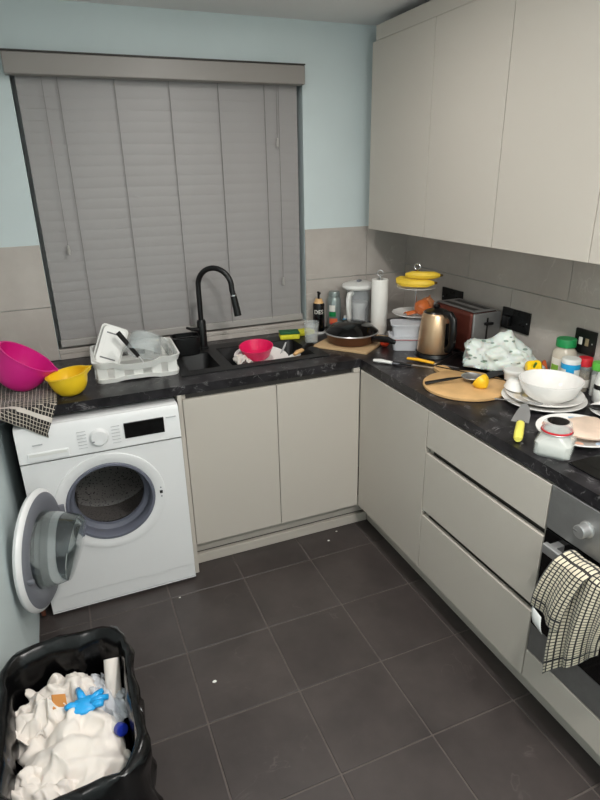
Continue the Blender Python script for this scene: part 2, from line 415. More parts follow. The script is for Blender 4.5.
cc = thing('corner_cabinet', 'greige corner base cabinet with plain full-height front beside the drawers', 'cabinet', (0, 0, 0))
bm = bmesh.new(); box_into(bm, .02, .57, -.532, -.515, .15, WB); box_into(bm, .02, .57, -.515, -.02, .15, .168); box_into(bm, .555, .57, -.515, -.02, .168, WB)
mesh_obj('carcass', bm, 'cabinet', cc)
box('door', .0, .018, -.5305, -.002, .152, .861, 'cabinet', cc, bev=.0012)
dc = thing('drawer_cabinet', 'greige base cabinet with three wide handleless drawers beside the oven', 'cabinet', (0, 0, 0))
YD0, YD1 = -.534, -1.135
bm = bmesh.new(); box_into(bm, .022, .57, YD1, YD1 + .018, .15, WB); box_into(bm, .022, .57, YD0 - .018, YD0, .15, WB); box_into(bm, .022, .57, YD1 + .018, YD0 - .018, .15, .168); box_into(bm, .552, .57, YD1 + .018, YD0 - .018, .168, WB)
mesh_obj('carcass', bm, 'cabinet', dc)
for z0_, z1_ in ((.152, .41), (.437, .687), (.714, .861)): box('drawer', 0, .018, YD1 + .0015, YD0 - .0015, z0_, z1_, 'cabinet', dc, bev=.0012)
for z_ in (.395, .672): box('finger_channel', .024, .032, YD1 + .019, YD0 - .019, z_, z_ + .06, 'channel', dc, bev=0)
oh = thing('oven_housing', 'greige panel and carcass holding the built-in oven', 'cabinet', (0, 0, 0))
bm = bmesh.new(); box_into(bm, .03, .57, -1.155, -1.138, .15, WB); box_into(bm, .03, .57, -1.745, -1.728, .15, WB); box_into(bm, .03, .57, -1.728, -1.155, .15, .168); box_into(bm, .03, .57, -1.728, -1.155, .235, .25)
mesh_obj('carcass', bm, 'cabinet', oh)
box('panel', 0, .018, -1.7435, -1.1385, .152, .262, 'cabinet', oh, bev=.0012)
box('end_panel', 0, .57, -1.765, -1.747, .002, WB - .001, 'cabinet', oh)
pl = thing('plinth', 'greige plinth strip running under the drawers and oven', 'plinth', (0, 0, 0), group='plinths')
box('board', .09, .105, -1.745, .0745, .002, .148, 'cabinet', pl)

# worktop: one continuous L, cut out for the sink
SX0, SX1, SY0, SY1 = -.775, -.115, .115, .505
bm = bmesh.new()
box_into(bm, XL, SX0, .0, YB, WB, WT); box_into(bm, SX0, SX1, .0, SY0, WB, WT); box_into(bm, SX0, SX1, SY1, YB, WB, WT); box_into(bm, SX1, XR, 0, YB, WB, WT)
box_into(bm, 0, XR, -1.765, 0, WB, WT)
bmesh.ops.remove_doubles(bm, verts=bm.verts, dist=1e-5)
tag(mesh_obj('worktop', bm, 'laminate'), 'black marble-effect L-shaped worktop with white veins', 'worktop')

# ------------------------------------------------------------------ oven and hob
ov = thing('built_in_oven', 'stainless and black glass built-in oven with the tea towel on its handle', 'oven', (0, 0, 0))
yo0, yo1 = -1.727, -1.156
box('body', .03, .55, yo0, yo1, .251, .868, 'black_plastic', ov, bev=0)
yo0, yo1 = -1.742, -1.139
box('control_panel', -.002, .03, yo0, yo1, .728, .866, 'brushed_steel', ov)
box('door', .0, .03, yo0, yo1, .372, .722, 'gloss_black', ov)
box('lower_trim', .002, .03, yo0, yo1, .266, .368, 'brushed_steel', ov)
for y in (-1.272, -1.44, -1.6):
    k = lathe('knob', [(0, .032), (.017, .032), (.019, .03), (.019, .006), (.023, .004), (.023, 0)], 'steel', ov, 24, loc=(-.002, y, .80), rot=(0, -pi / 2, 0))
    box('pointer', -.002, .002, .004, .018, .032, .0335, 'brushed_steel', k, bev=0)
h = box('handle', -.052, -.034, -1.70, -1.18, .683, .712, 'steel', ov, bev=.003)
for y in (-1.20, -1.68): box('handle_bracket', -.033, 0, y - .012, y + .012, .687, .708, 'steel', h, bev=.002)
lathe('inner_window', [(0, 0), (.1, 0), (.1, .001), (0, .001)], 'matt_black', ov, 4, smooth=False, loc=(-.0012, -1.44, .53), rot=(0, pi / 2, 0))
hb = thing('hob', 'black glass hob set into the worktop above the oven', 'hob', (.31, -1.44, WT))
box('glass_top', -.25, .25, -.29, .315, .001, .006, 'gloss_black', hb, bev=.002)
for (x, y, r) in ((-.12, .15, .09), (.12, .15, .07), (-.12, -.14, .07), (.12, -.14, .09)):
    lathe('cooking_zone', [(r, .0062), (r, .0066), (r - .002, .0066), (r - .002, .0062)], 'print_grey', hb, 40, loc=(x, y, 0))

# ------------------------------------------------------------------ wall cabinets
UX, UZ0, UZ1 = .288, 1.424, 2.236
ys = [.478, -.012, -.447, -.882, -1.317, -1.752]
lab = ['greige wall cabinet nearest the window, first in the row', 'greige wall cabinet second from the window', 'greige wall cabinet third from the window', 'greige wall cabinet fourth from the window, past the picture edge', 'greige wall cabinet fifth from the window, past the picture edge']
for a, b, lb in zip(ys, ys[1:], lab):
    t = thing('wall_cabinet', lb, 'cabinet', (UX, (a + b) / 2, UZ0), group='wall cabinets above the right worktop'); h_ = (a - b) / 2 - .0004
    box('carcass', .0195, XR - UX - TT - .001, -h_, h_, .004, UZ1 - UZ0, 'cabinet', t, bev=.0008)
    box('door', 0, .018, -h_ + .0012, h_ - .0012, 0, UZ1 - UZ0 - .001, 'cabinet', t, bev=.0012)
tag(box('filler_panel', UX + .004, UX + .022, -1.752, .455, UZ1 + .001, 2.298, 'cabinet', None), 'long greige filler strip on top of the wall cabinets', 'panel')

# ------------------------------------------------------------------ blind
bl = thing('window_blind', 'closed grey venetian blind covering the kitchen window', 'blind', (0, YB, 0))
box('valance', -1.262, -.021, -.062, -.006, 2.066, 2.142, 'valance_grey', bl, bev=.004)
box('top_shadow_line', -1.262, -.021, -.066, -.006, 2.1425, 2.1475, 'channel', bl, bev=0)  # dark strip added to draw a shadow-gap line above the valance
BX0, BX1 = -1.229, -.034
zt, zb, ns = 2.085, 1.0, 25
dz = (zt - zb) / ns
bm = bmesh.new(); hh = dz / 2 * 1.02
prof = [(.010 - .0225 * 0 + .006 * sin(pi * k / 6), -hh + 2 * hh * k / 6) for k in range(7)]
for sgn in (0,):
    pass
A = []
for k, (yy, zz) in enumerate(prof):
    t_ = k / 6; off = .008 - .0018 * t_     # lower edge out, upper edge tucked behind the slat above
    A.append((.02 - off - .0006 * sin(pi * t_), zz))
vs0 = [bm.verts.new((BX0, a, b)) for a, b in A] + [bm.verts.new((BX0, a + .0022, b)) for a, b in A[::-1]]
vs1 = [bm.verts.new((BX1, v.co.y, v.co.z)) for v in vs0]
n_ = len(vs0); bm.faces.new(vs0); bm.faces.new(vs1[::-1])
for k in range(n_): bm.faces.new((vs0[k], vs0[(k + 1) % n_], vs1[(k + 1) % n_], vs1[k]))
bmesh.ops.recalc_face_normals(bm, faces=bm.faces); me = bpy.data.meshes.new('slat'); bm.to_mesh(me); bm.free()
for k in range(ns): data_obj('slat', me, 'blind_slat', bl, True, loc=(0, 0, zb + dz * (k + .5)), rot=(radians(random.Random(k).uniform(-.5, .5)), 0, 0))
box('bottom_rail', BX0 - .004, BX1 + .004, -.004, .026, .967, .999, 'blind_rail', bl, bev=.003)
for x in (-1.075, -.855, -.63, -.415, -.2): tube('ladder_cord', [(x, -.003, 2.08), (x, -.003, .99)], .0016, 'cord', bl, 6)
for x, z in ((-1.135, 1.39), (-.146, 1.818), (-.137, 1.17)):
    c = tube('pull_cord', [(x + .002, -.012, 2.08), (x, -.012, z + .03)], .0013, 'cord', bl, 6)
    lathe('tassel', [(0, .04), (.004, .038), (.007, .01), (.006, 0), (0, 0)], 'blind_rail', c, 12, loc=(x, -.012, z - .01))

# ------------------------------------------------------------------ washing machine
wm = thing('washing_machine', 'white front-loading washing machine with its round door hanging open', 'washing machine', (-1.1355, -.038, 0))
HW = .2985
bm = bmesh.new()
cxp, czp, rp = -.003, .482, .172
M_ = 64; ring = []; outer = []
zlo, zhi = .088, .705
for k in range(M_):
    a = 2 * pi * k / M_; ring.append((cxp + rp * cos(a), czp + rp * sin(a)))
    dx, dz_ = cos(a), sin(a)
    tx = ((HW if dx > 0 else -HW) - cxp) / dx if abs(dx) > 1e-6 else 1e9
    tz = ((zhi if dz_ > 0 else zlo) - czp) / dz_ if abs(dz_) > 1e-6 else 1e9
    t_ = min(tx, tz); outer.append((cxp + dx * t_, czp + dz_ * t_))
# snap the four corners
for cx_, cz_ in ((HW, zhi), (-HW, zhi), (-HW, zlo), (HW, zlo)):
    k = min(range(M_), key=lambda q: (outer[q][0] - cx_) ** 2 + (outer[q][1] - cz_) ** 2); outer[k] = (cx_, cz_)
vr = [bm.verts.new((x, 0, z)) for x, z in ring]; vo = [bm.verts.new((x, 0, z)) for x, z in outer]; vi = [bm.verts.new((x, .03, z)) for x, z in ring]
for k in range(M_):
    j = (k + 1) % M_
    bm.faces.new((vr[k], vr[j], vo[j], vo[k])); bm.faces.new((vr[k], vr[j], vi[j], vi[k]))
mesh_obj('front_panel', bm, 'white_enamel', wm)
bm = bmesh.new(); d_ = .54
def quad(*c): bm.faces.new([bm.verts.new(q) for q in c])
for x in (-HW, HW): quad((x, 0.001, .015), (x, d_, .015), (x, d_, .84), (x, .001, .84))
quad((-HW, d_, .015), (HW, d_, .015), (HW, d_, .84), (-HW, d_, .84)); quad((-HW, .001, .015), (HW, .001, .015), (HW, d_, .015), (-HW, d_, .015))
quad((-HW, .02, .828), (HW, .02, .828), (HW, d_, .828), (-HW, d_, .828))
mesh_obj('cabinet', bm, 'white_enamel', wm)
box('top', -HW, HW, .022, d_, .83, .85, 'white_enamel', wm, bev=.004)
# control fascia, sloped slightly back at its top
bm = bmesh.new()
pf = [(.0, .708), (-.004, .712), (.002, .825), (.012, .846), (.03, .85), (.03, .708)]
a_ = [bm.verts.new((-HW, y, z)) for y, z in pf]; b_ = [bm.verts.new((HW, y, z)) for y, z in pf]
bm.faces.new(a_); bm.faces.new(b_[::-1])
for k in range(len(pf)): bm.faces.new((a_[k], a_[(k + 1) % 6], b_[(k + 1) % 6], b_[k]))
fas = mesh_obj('control_fascia', bm, 'white_enamel', wm, True)
lathe('program_dial', [(0, .02), (.028, .02), (.031, .017), (.033, .004), (.036, .002), (.036, 0)], 'white_enamel', fas, 32, loc=(-.011, -.002, .771), rot=(pi / 2, 0, 0))
box('dial_mark', -.038, -.03, -.0235, -.0222, .759, .763, 'grey_plastic', fas, bev=0)
for k in range(6):
    for s_ in (-1, 1): box('program_print', -.011 + s_ * .062 - .016, -.011 + s_ * .062 + .016, -.0042, -.0015, .735 + k * .0135, .7365 + k * .0135, 'print_grey', fas, bev=0)
box('display', .083, .236, -.0055, .001, .745, .808, 'gloss_black', fas, bev=.001)
box('drawer_front', -.268, -.124, -.0075, .0, .716, .75, 'white_enamel', fas, bev=.003)
box('drawer_grip', -.262, -.13, -.0085, -.006, .735, .747, 'white_plastic', fas, bev=.001)
box('maker_mark', -.245, -.21, -.0045, -.001, .778, .782, 'print_grey', fas, bev=0)
box('model_mark', .245, .285, -.0045, -.001, .802, .805, 'print_grey', fas, bev=0)
box('kick_panel', -HW, HW, .003, .02, .02, .086, 'white_enamel', wm, bev=.002)
for x in (-.25, .25):
    for y in (.05, .49): lathe('foot', [(0, 0), (.02, 0), (.02, .008), (.008, .01), (.008, .02), (0, .02)], 'grey_plastic', wm, 16, loc=(x, y, 0))
lathe('port_trim', [(.214, 0), (.212, .004), (.205, .005), (.178, .0035), (.171, .0)], 'white_enamel', wm, 64, loc=(cxp, 0, czp), rot=(pi / 2, 0, 0))
lathe('door_seal', [(.172, 0.001), (.168, .006), (.160, .006), (.155, -.004), (.152, -.03), (.156, -.05), (.140, -.06), (.136, -.072), (.142, -.085)], 'seal_grey', wm, 64, loc=(cxp, 0, czp), rot=(pi / 2, 0, 0))
dr = lathe('drum', [(.142, -.085), (.165, -.09), (.235, -.095), (.24, -.11), (.24, -.39), (.2, -.41), (0, -.40)], 'drum_holes', wm, 64, loc=(cxp, 0, czp), rot=(pi / 2, 0, 0))
lathe('drum_lip', [(.142, -.083), (.150, -.082), (.150, -.09), (.142, -.09)], 'chrome', dr, 64)
for k in range(3):
    a = radians(100 + 120 * k)
    prism('paddle', [(-.035, 0), (-.02, .045), (-.008, .055), (.008, .055), (.02, .045), (.035, 0)], -.36, -.13, 'drum_steel', dr, loc=(.238 * cos(a), .238 * sin(a), 0), rot=(0, 0, a + pi / 2))
box('latch_plate', .187, .199, -.0065, -.003, .475, .488, 'black_plastic', wm, bev=.001)
for z in (.461, .502): lathe('screw', [(0, .001), (.003, .001), (.003, 0)], 'grey_plastic', wm, 10, loc=(.193, -.0045, z), rot=(pi / 2, 0, 0))
box('hinge', -.226, -.178, -.02, -.0045, .435, .52, 'grey_plastic', wm, bev=.003)
# the open door: disc in local XZ, hinge edge at local x = 0, inner face towards local -Y... swung open
AO = radians(107.5)
dr_ = bpy.data.objects.new('door', None)
hx, hy = -.2005, -.024
def door_part(name, prof, mat, par, seg=64, **k):
    # lathe axis = door normal; door-local frame has the hinge at the origin
    return lathe(name, prof, mat, par, seg, **k)
doorM = Matrix.Translation((hx, hy, czp)) @ Matrix.Rotation(-AO, 4, 'Z') @ Matrix.Translation((.213, 0, 0)) @ Matrix.Rotation(-pi / 2, 4, 'X')
# +Z of the lathe = inner side (towards the drum when shut)
R_ = .213
door = lathe('door', [(.137, .012), (.15, .016), (.20, .012), (R_ - .002, .004), (R_, -.002), (R_ - .005, -.012), (.19, -.02), (.15, -.024), (.137, -.02), (.137, .012)], 'white_enamel', wm, 64)
door.matrix_local = doorM
lathe('inner_ring', [(.135, .0135), (.150, .0185), (.196, .0145), (.199, .0125), (.15, .0165), (.135, .0125)], 'grey_plastic', door, 64)
lathe('glass_bowl', [(.136, .012), (.132, .03), (.122, .085), (.112, .118), (.09, .13), (.0, .134), (.0, .130), (.088, .126), (.108, .113), (.118, .083), (.128, .03), (.132, .012)], 'door_glass', door, 48, fn=lambda r, a, z: (r * cos(a), r * sin(a), z * (1 + .18 * sin(-a) * (r > .05)) if z > .05 else z))
lathe('outer_cover', [(0, -.014), (.135, -.014), (.135, -.019), (0, -.02)], 'door_glass', door, 48)
box('catch', -.006, .006, .0, .022, -.006, .006, 'grey_plastic', door, bev=.002, loc=(.178, 0, .014), rot=(pi / 2, 0, 0))
wm_pipe = tag(tube('pipe', [(-1.472, -.01, .005), (-1.472, -.01, .13)], .009, 'copper_pipe', None, 12), 'short brown pipe between the washing machine and left wall', 'pipe')

# ------------------------------------------------------------------ sink and tap
sk = thing('sink', 'black composite one and a half bowl sink under the window', 'sink', (0, 0, WT))
def bowl_box(name, x0, x1, y0, y1, dep):
    bm = bmesh.new(); rings = []
    for inset, z, r in ((0, .004, .03), (.003, -.002, .03), (.008, -dep + .03, .03), (.02, -dep + .005, .04), (.05, -dep, .04)):
        rings.append([bm.verts.new((x, y, z)) for x, y in rrect(x1 - x0 - 2 * inset, y1 - y0 - 2 * inset, r, 5, (x0 + x1) / 2, (y0 + y1) / 2)])
    for A_, B_ in zip(rings, rings[1:]):
        for k in range(len(A_)): bm.faces.new((A_[k], A_[(k + 1) % len(A_)], B_[(k + 1) % len(A_)], B_[k]))
    bm.faces.new(rings[-1]); return mesh_obj(name, bm, 'sink_black', sk, True)
MX0, MX1, HX0, HX1, BY0, BY1 = -.555, -.155, -.745, -.600, .15, .44
bowl_box('main_bowl', MX0, MX1, BY0, BY1, .17); bowl_box('half_bowl', HX0, HX1, BY0 + .01, .40, .12)
bm = bmesh.new()
for q in ((-.785, -.105, .105, BY0 + .003), (-.785, -.105, BY1 - .003, .515), (-.785, HX0 + .003, BY0 + .003, BY1 - .003), (HX1 - .003, MX0 + .003, BY0 + .003, BY1 - .003), (MX1 - .003, -.105, BY0 + .003, BY1 - .003), (HX0 + .003, HX1 - .003, .397, BY1 - .003), (HX0 + .003, HX1 - .003, BY0 + .003, BY0 + .013)):
    box_into(bm, *q, .0005, .005)
mesh_obj('rim', bm, 'sink_black', sk)
lathe('waste', [(0, .004), (.02, .004), (.04, .006), (.042, .001)], 'steel', sk, 28, loc=(-.355, .295, -.17))
lathe('waste', [(0, .004), (.02, .004), (.03, .006), (.032, .001)], 'steel', sk, 28, loc=(-.672, .29, -.12))
tp = thing('kitchen_tap', 'tall matte black gooseneck tap with pull-down spray head', 'tap', (-.603, .478, WT + .005))
lathe('body', [(0, 0), (.027, 0), (.027, .006), (.0215, .01), (.0215, .13), (.018, .138), (.0, .139)], 'matt_black', tp, 28)
d = Vector((.76, -.65, 0)).normalized(); rA = .085
pts = [Vector((0, 0, .13)), Vector((0, 0, .2)), Vector((0, 0, .298))]
pts += [d * rA + Vector((0, 0, .298)) + (-d * cos(a) + Vector((0, 0, 1)) * sin(a)) * rA for a in [pi * k / 18 for k in range(1, 18)]]
e = d * (2 * rA); pts += [e + Vector((0, 0, .285)), e + d * .006 + Vector((0, 0, .265))]
tube('neck', pts, .0125, 'matt_black', tp, 16)
q0 = e + d * .006 + Vector((0, 0, .265))
tube('collar', [q0, q0 + Vector((0, 0, -.005)) + d * .001], .0142, 'chrome', tp, 16)
q1 = q0 + Vector((0, 0, -.006)) + d * .001
tube('spray_head', [q1, q1 + Vector((0, 0, -.05)) + d * .009, q1 + Vector((0, 0, -.09)) + d * .016], [.0145, .016, .017], 'matt_black', tp, 18)
tube('lever', [(-.018, -.006, .095), (-.05, -.012, .1), (-.075, -.016, .112)], [.011, .007, .006], 'matt_black', tp, 12)
cd = thing('sink_caddy', 'black rounded caddy standing beside the tap base', 'caddy', (-.695, .43, WT + .006))
bm = bmesh.new(); rings = []
for (ww, hh_, z) in ((.115, .1, 0), (.125, .11, .004), (.13, .115, .075), (.13, .115, .082), (.12, .105, .082), (.115, .1, .01)):
    rings.append([bm.verts.new((x, y, z)) for x, y in rrect(ww, hh_, .035, 6)])
bm.faces.new(rings[0][::-1]); bm.faces.new(rings[-1])
for A_, B_ in zip(rings, rings[1:]):
    for k in range(len(A_)): bm.faces.new((A_[k], A_[(k + 1) % len(A_)], B_[(k + 1) % len(A_)], B_[k]))
mesh_obj('tub', bm, 'matt_black', cd, True)
box('divider', -.058, .058, -.002, .002, .01, .076, 'matt_black', cd, bev=.001)

# crockery helpers
def plate_prof(r, h=.02, t=.004):
    return [(0, 0), (r * .58, 0), (r * .6, .002), (r * .66, h * .45), (r, h), (r + .001, h + t * .6), (r, h + t), (r * .64, h * .45 + t), (r * .56, t + .001), (0, t + .001)]
def bowl_prof(r, h, rb, t=.004, n=8):
    o = [(0, 0), (rb, 0)]; 
    for k in range(1, n + 1):
        s = k / n; o.append((rb + (r - rb) * sin(s * pi / 2) ** .9, h * s ** 1.5))
    i = [(max(x - t, 0), z + t * .6) for x, z in o[1:]][::-1]
    i[0] = (r - t * .3, h + t * .4)
    return o + i + [(0, t)]
def plate(label, x, y, z, r, rot=(0, 0, 0), mat='white_ceramic', group=None, h=.02):
    o = lathe('plate', plate_prof(r, h), mat, None, 48, loc=(x, y, z), rot=rot); return tag(o, label, 'plate', group)
# things in the sink
plate('white dinner plate lying at the bottom of the sink under the pink bowl', -.36, .295, WT - .1685, .125, h=.022)
tag(lathe('soup_bowl', bowl_prof(.10, .118, .05), 'white_ceramic', None, 40, loc=(-.36, .295, WT - .1625)), 'white soup bowl half hidden under the tilted sink plate', 'bowl')
plate('white plate tilted on the stack in the sink, nearest the pink bowl', -.375, .285, WT - .036, .128, (radians(9), radians(2), 0), h=.02)
tag(lathe('pink_bowl', [(0, 0), (.055, 0), (.06, .003), (.078, .05), (.08, .052), (.076, .052), (.056, .006), (0, .004)], 'hot_pink', None, 40, loc=(-.395, .29, WT - .012), rot=(radians(8), radians(-4), 0)), 'small hot pink bowl sitting on plates in the sink', 'bowl')
wc = thing('dish_cloth', 'crumpled off-white dish cloth at the left of the sink plates', 'cloth', (-.478, .235, WT - .038))
grid('cloth', 14, 14, lambda u, v: ((u - .5) * .07, (v - .5) * .1, .012 + .014 * ridge((u, v, 0), 3, 4) + .02 * (1 - (2 * u - 1) ** 2)), 'tissue', wc, .002)
kn = thing('table_knife', 'steel table knife standing against the sink plates', 'knife', (-.27, .30, WT - .02), rot=(radians(-20), radians(25), radians(-30)))
prism('blade', [(-.004, 0), (.004, 0), (.005, .04), (.002, .06), (-.004, .058)], -.0008, .0008, 'brushed_steel', kn, plane='xz'); tube('handle', [(0, 0, 0), (0, 0, -.04)], .006, 'steel', kn, 10, .6)
sp = thing('serving_spoon', 'white plastic spoon lying at the right of the sink stack', 'spoon', (-.235, .215, WT - .012), rot=(radians(4), radians(-8), radians(15)))
lathe('bowl', [(0, -.008), (.014, -.006), (.022, 0), (.0205, .001), (.013, -.004), (0, -.006)], 'white_plastic', sp, 24, fn=lambda r, a, z: (r * 1.6 * cos(a), r * sin(a), z))
tube('handle', [(-.03, 0, 0), (-.07, 0, -.004), (-.13, 0, -.02)], [.006, .004, .005], 'white_plastic', sp, 8, .5)
br = thing('washing_up_brush', 'black brush with wooden head lying over the sink corner', 'brush', (-.215, .195, WT + .014), rz=radians(33))
tube('handle', [(.02, 0, .0), (.06, 0, .012), (.11, 0, .006)], [.01, .012, .009], 'black_plastic', br, 12)
tube('head', [(-.045, 0, -.006), (-.02, 0, -.001), (.02, 0, 0)], [.008, .013, .011], 'wood', br, 12, .8)
sg = thing('sponge', 'yellow sponge with green scourer lying beside the glass', 'sponge', (-.165, .455, WT + .006), rz=radians(-14), group='sponges by the sink')
box('foam', -.05, .05, -.035, .035, 0, .026, 'sponge_yellow', sg, bev=.006); box('scourer', -.05, .05, -.035, .035, .0265, .036, 'scourer_green', sg, bev=.003)
sg = thing('sponge', 'plain yellow sponge behind the drinking glass', 'sponge', (-.062, .50, WT + .002), rot=(0, 0, radians(8)), group='sponges by the sink')
box('foam', -.045, .045, -.032, .032, 0, .026, 'sponge_yellow', sg, bev=.008)
gl = tag(lathe('drinking_glass', [(0, 0), (.03, 0), (.032, .003), (.038, .1), (.0385, .102), (.036, .102), (.030, .008), (0, .007)], 'glass', None, 32, loc=(-.095, .335, WT + .0055)), 'clear drinking glass at the right end of the sink', 'glass')

# ------------------------------------------------------------------ left worktop: bowls, towel, rack
def towelL(u, v):
    x = -1.475 + .20 * u; 
    hang = .012 + .10 * u
    Ltop = .30; L = (Ltop + hang + .004) * v
    wob = .006 * (1 + N(Vector((u * 4, v * 6, 3)))) + .004 * (1 + sin(u * 15 + v * 4))
    if L < Ltop: 
        x += .02 * (1 - v) * (u - .5); edge = min(1, (Ltop - L) / .05)
        return (x, Ltop - L - .0, WT + .004 + wob * (.4 + .6 * edge))
    d_ = L - Ltop; x -= .045 * u * min(1, d_ / .1)
    return (x, -.0085 - wob * .5 - .02 * min(1, d_ / .05) - .008, WT + .008 - d_)
twl = thing('tea_towel', 'black tea towel with cream checks hanging over the worktop edge', 'tea towel', (0, 0, 0))
grid('cloth', 40, 50, lambda u, v: towelL(u, v), 'towel_dark', twl, .003, uvs=(.20, .38))
def mix_bowl(name, label, mat, r, h, rb, loc, rot, lip=.006):
    def fn(R, a, z):
        k = max(0, 1 - abs(((a + pi) % (2 * pi)) - pi) / .28)
        R2 = R + (.018 * k if z > h * .8 else 0)
        return (R2 * cos(a), R2 * sin(a), z)
    n = 10; out = [(0, 0), (rb, 0), (rb + .004, .003)]
    for q in range(1, n + 1):
        s = q / n; out.append((rb + .004 + (r - rb - .004) * sin(s * pi / 2), .003 + (h - .003) * (1 - cos(s * pi / 2)) ** .8))
    out += [(r + lip, h), (r + lip, h + .003), (r - .002, h + .003)]
    inn = [(max(x - .0025, 0), z + .002) for x, z in out[2:-3]][::-1]
    t = thing(name, label, 'bowl', loc, rot=rot); lathe('body', out + inn[1:] + [(0, .004)], mat, t, 48, fn=fn); return t
mix_bowl('mixing_bowl', 'large magenta mixing bowl tilted on the dark checked towel', 'pink', .103, .13, .045, (-1.428, .19, WT + .040), (radians(4), radians(35), 0))
mix_bowl('mixing_bowl', 'small yellow bowl with a pouring lip beside the dish rack', 'yellow', .074, .082, .035, (-1.212, .105, WT + .0005), (radians(-2), radians(-8), radians(8)))
rk = thing('dish_rack', 'white plastic dish rack holding glass and plastic tubs', 'dish rack', (-.945, .30, WT + .0005), rz=radians(-2.5))
def band(name, w0, h0, w1, h1, z0, z1, dip, par, th=.006, r=.035):
    bm = bmesh.new(); n = 8
    def loop(w_, h_, z, dp):
        o = []
        pts_ = rrect(w_, h_, r, n)
        full = []
        for a_, b_ in zip(pts_, pts_[1:] + pts_[:1]):
            L = math.dist(a_, b_); m = 24 if L > .05 else 1
            full += [(a_[0] + (b_[0] - a_[0]) * q / m, a_[1] + (b_[1] - a_[1]) * q / m) for q in range(m)]
        for x, y in full:
            k = max(0, 1 - (abs(x) / (w_ * .26)) ** 4) if abs(y) > h_ * .45 else 0
            o.append(bm.verts.new((x, y, z - dp * k)))
        return o
    rings = [loop(w0, h0, z0, dip), loop(w1, h1, z1, dip), loop(w1 - 2 * th, h1 - 2 * th, z1, dip), loop(w0 - 2 * th, h0 - 2 * th, z0, dip)]
    m = min(len(q) for q in rings)
    for A_, B_ in zip(rings, rings[1:] + rings[:1]):
        for k in range(len(A_)):
            if len(A_) == len(B_): bm.faces.new((A_[k], A_[(k + 1) % len(A_)], B_[(k + 1) % len(A_)], B_[k]))
    bmesh.ops.remove_doubles(bm, verts=bm.verts, dist=1e-6)
    return mesh_obj(name, bm, 'white_plastic', par, True)
RW, RH = .335, .29
band('base_rail', RW, RH, RW + .006, RH + .006, 0.0, .018, -.006, rk, .02)
band('top_rail', RW + .004, RH + .004, RW + .02, RH + .02, .062, .088, .016, rk, .008)
box('floor', -RW / 2 + .015, RW / 2 - .015, -RH / 2 + .015, RH / 2 - .015, .004, .009, 'white_plastic', rk)
for sy in (-1, 1):
    for x in (-.14, -.075, .0, .075, .14): box('upright', x - .02, x + .02, sy * (RH / 2 - .008) - .004, sy * (RH / 2 - .008) + .004, .012, .072 - (.016 if abs(x) < .06 else 0), 'white_plastic', rk, bev=.002)
for sx in (-1, 1):
    for y in (-.09, 0, .09): box('upright', sx * (RW / 2 - .008) - .004, sx * (RW / 2 - .008) + .004, y - .022, y + .022, .012, .068, 'white_plastic', rk, bev=.002)
# things in the rack
tb = thing('plastic_tub', 'white plastic tub propped on end in the dish rack', 'tub', (-1.075, .30, WT + .022), rot=(radians(-22), radians(24), radians(-6)))
bm = bmesh.new(); rr = []
for (ww, hh_, z) in ((.095, .165, 0), (.105, .18, .04), (.116, .192, .041), (.116, .192, .045), (.1, .175, .045), (.09, .16, .003)):
    rr.append([bm.verts.new((x, z, y + .1)) for x, y in rrect(ww, hh_, .016, 4)])
bm.faces.new(rr[0][::-1]); bm.faces.new(rr[-1])
for A_, B_ in zip(rr, rr[1:]):
    for k in range(len(A_)): bm.faces.new((A_[k], A_[(k + 1) % len(A_)], B_[(k + 1) % len(A_)], B_[k]))
mesh_obj('shell', bm, 'white_plastic', tb, True)
for z in (.045, .155): box('slot', -.032, .032, -.0008, .001, z - .003, z + .003, 'slot_grey', tb, bev=0)
box('panel', -.03, .03, -.0012, .0005, .062, .138, 'white_plastic', tb, bev=.0005)
tag(lathe('glass_bowl', [(0, 0), (.055, 0), (.063, .006), (.082, .085), (.085, .09), (.08, .09), (.058, .01), (0, .006)], 'glass_grey', None, 36, loc=(-.885, .30, WT + .15), rot=(radians(152), radians(22), 0)), 'clear glass bowl upside down in the dish rack', 'bowl')
tag(lathe('glass_saucer', [(0, .018), (.03, .016), (.06, .006), (.065, 0), (.062, 0), (.03, .012), (0, .014)], 'glass_grey', None, 32, loc=(-.806, .30, WT + .08), rot=(0, radians(68), radians(12))), 'clear glass saucer leaning at the right end of the rack', 'saucer')
sp = thing('cooking_spatula', 'utensil with a thick black handle leaning in the rack', 'utensil', (-.935, .235, WT + .075), rot=(radians(-14), radians(-33), 0))
tube('handle', [(0, 0, 0), (0, 0, .06), (0, 0, .13)], [.01, .0125, .0135], 'black_plastic', sp, 10, .8); tube('shaft', [(0, 0, 0), (0, 0, -.05)], .004, 'steel', sp, 8)

# ------------------------------------------------------------------ corner: bottle, can, jug, board, pan, roll
bt = thing('squeezy_bottle', 'black bottle with a wooden collar and pump in the corner by the window', 'bottle', (.02, .5, WT))
lathe('base', [(0, 0), (.031, 0), (.031, .012), (0, .012)], 'white_plastic', bt, 28)
lathe('body', [(0, .0125), (.0295, .0125), (.03, .016), (.03, .15), (.027, .158), (0, .158)], 'gloss_black', bt, 32)
lathe('collar', [(0, .1585), (.026, .1585), (.017, .18), (0, .18)], 'wood', bt, 24)
tube('pump', [(0, 0, .18), (0, 0, .195), (.003, 0, .208), (-.008, -.01, .215)], [.006, .006, .009, .006], 'black_plastic', bt, 10)
ta = toward_cam(.02, .5)
me = text_mesh('DES', .03)
for v in me.vertices:
    x, y, z = v.co; a = ta + x / .03; rr_ = .0302 + z; v.co = (rr_ * cos(a), rr_ * sin(a), .115 + y)
data_obj('lettering', me, 'label_white', bt)
cn = thing('spray_can', 'grey aerosol can with a green and red label beside the black bottle', 'can', (.125, .535, WT))
lathe('body', [(0, 0), (.034, 0), (.036, .003), (.036, .15), (.03, .162), (0, .162)], 'can_grey', cn, 32)
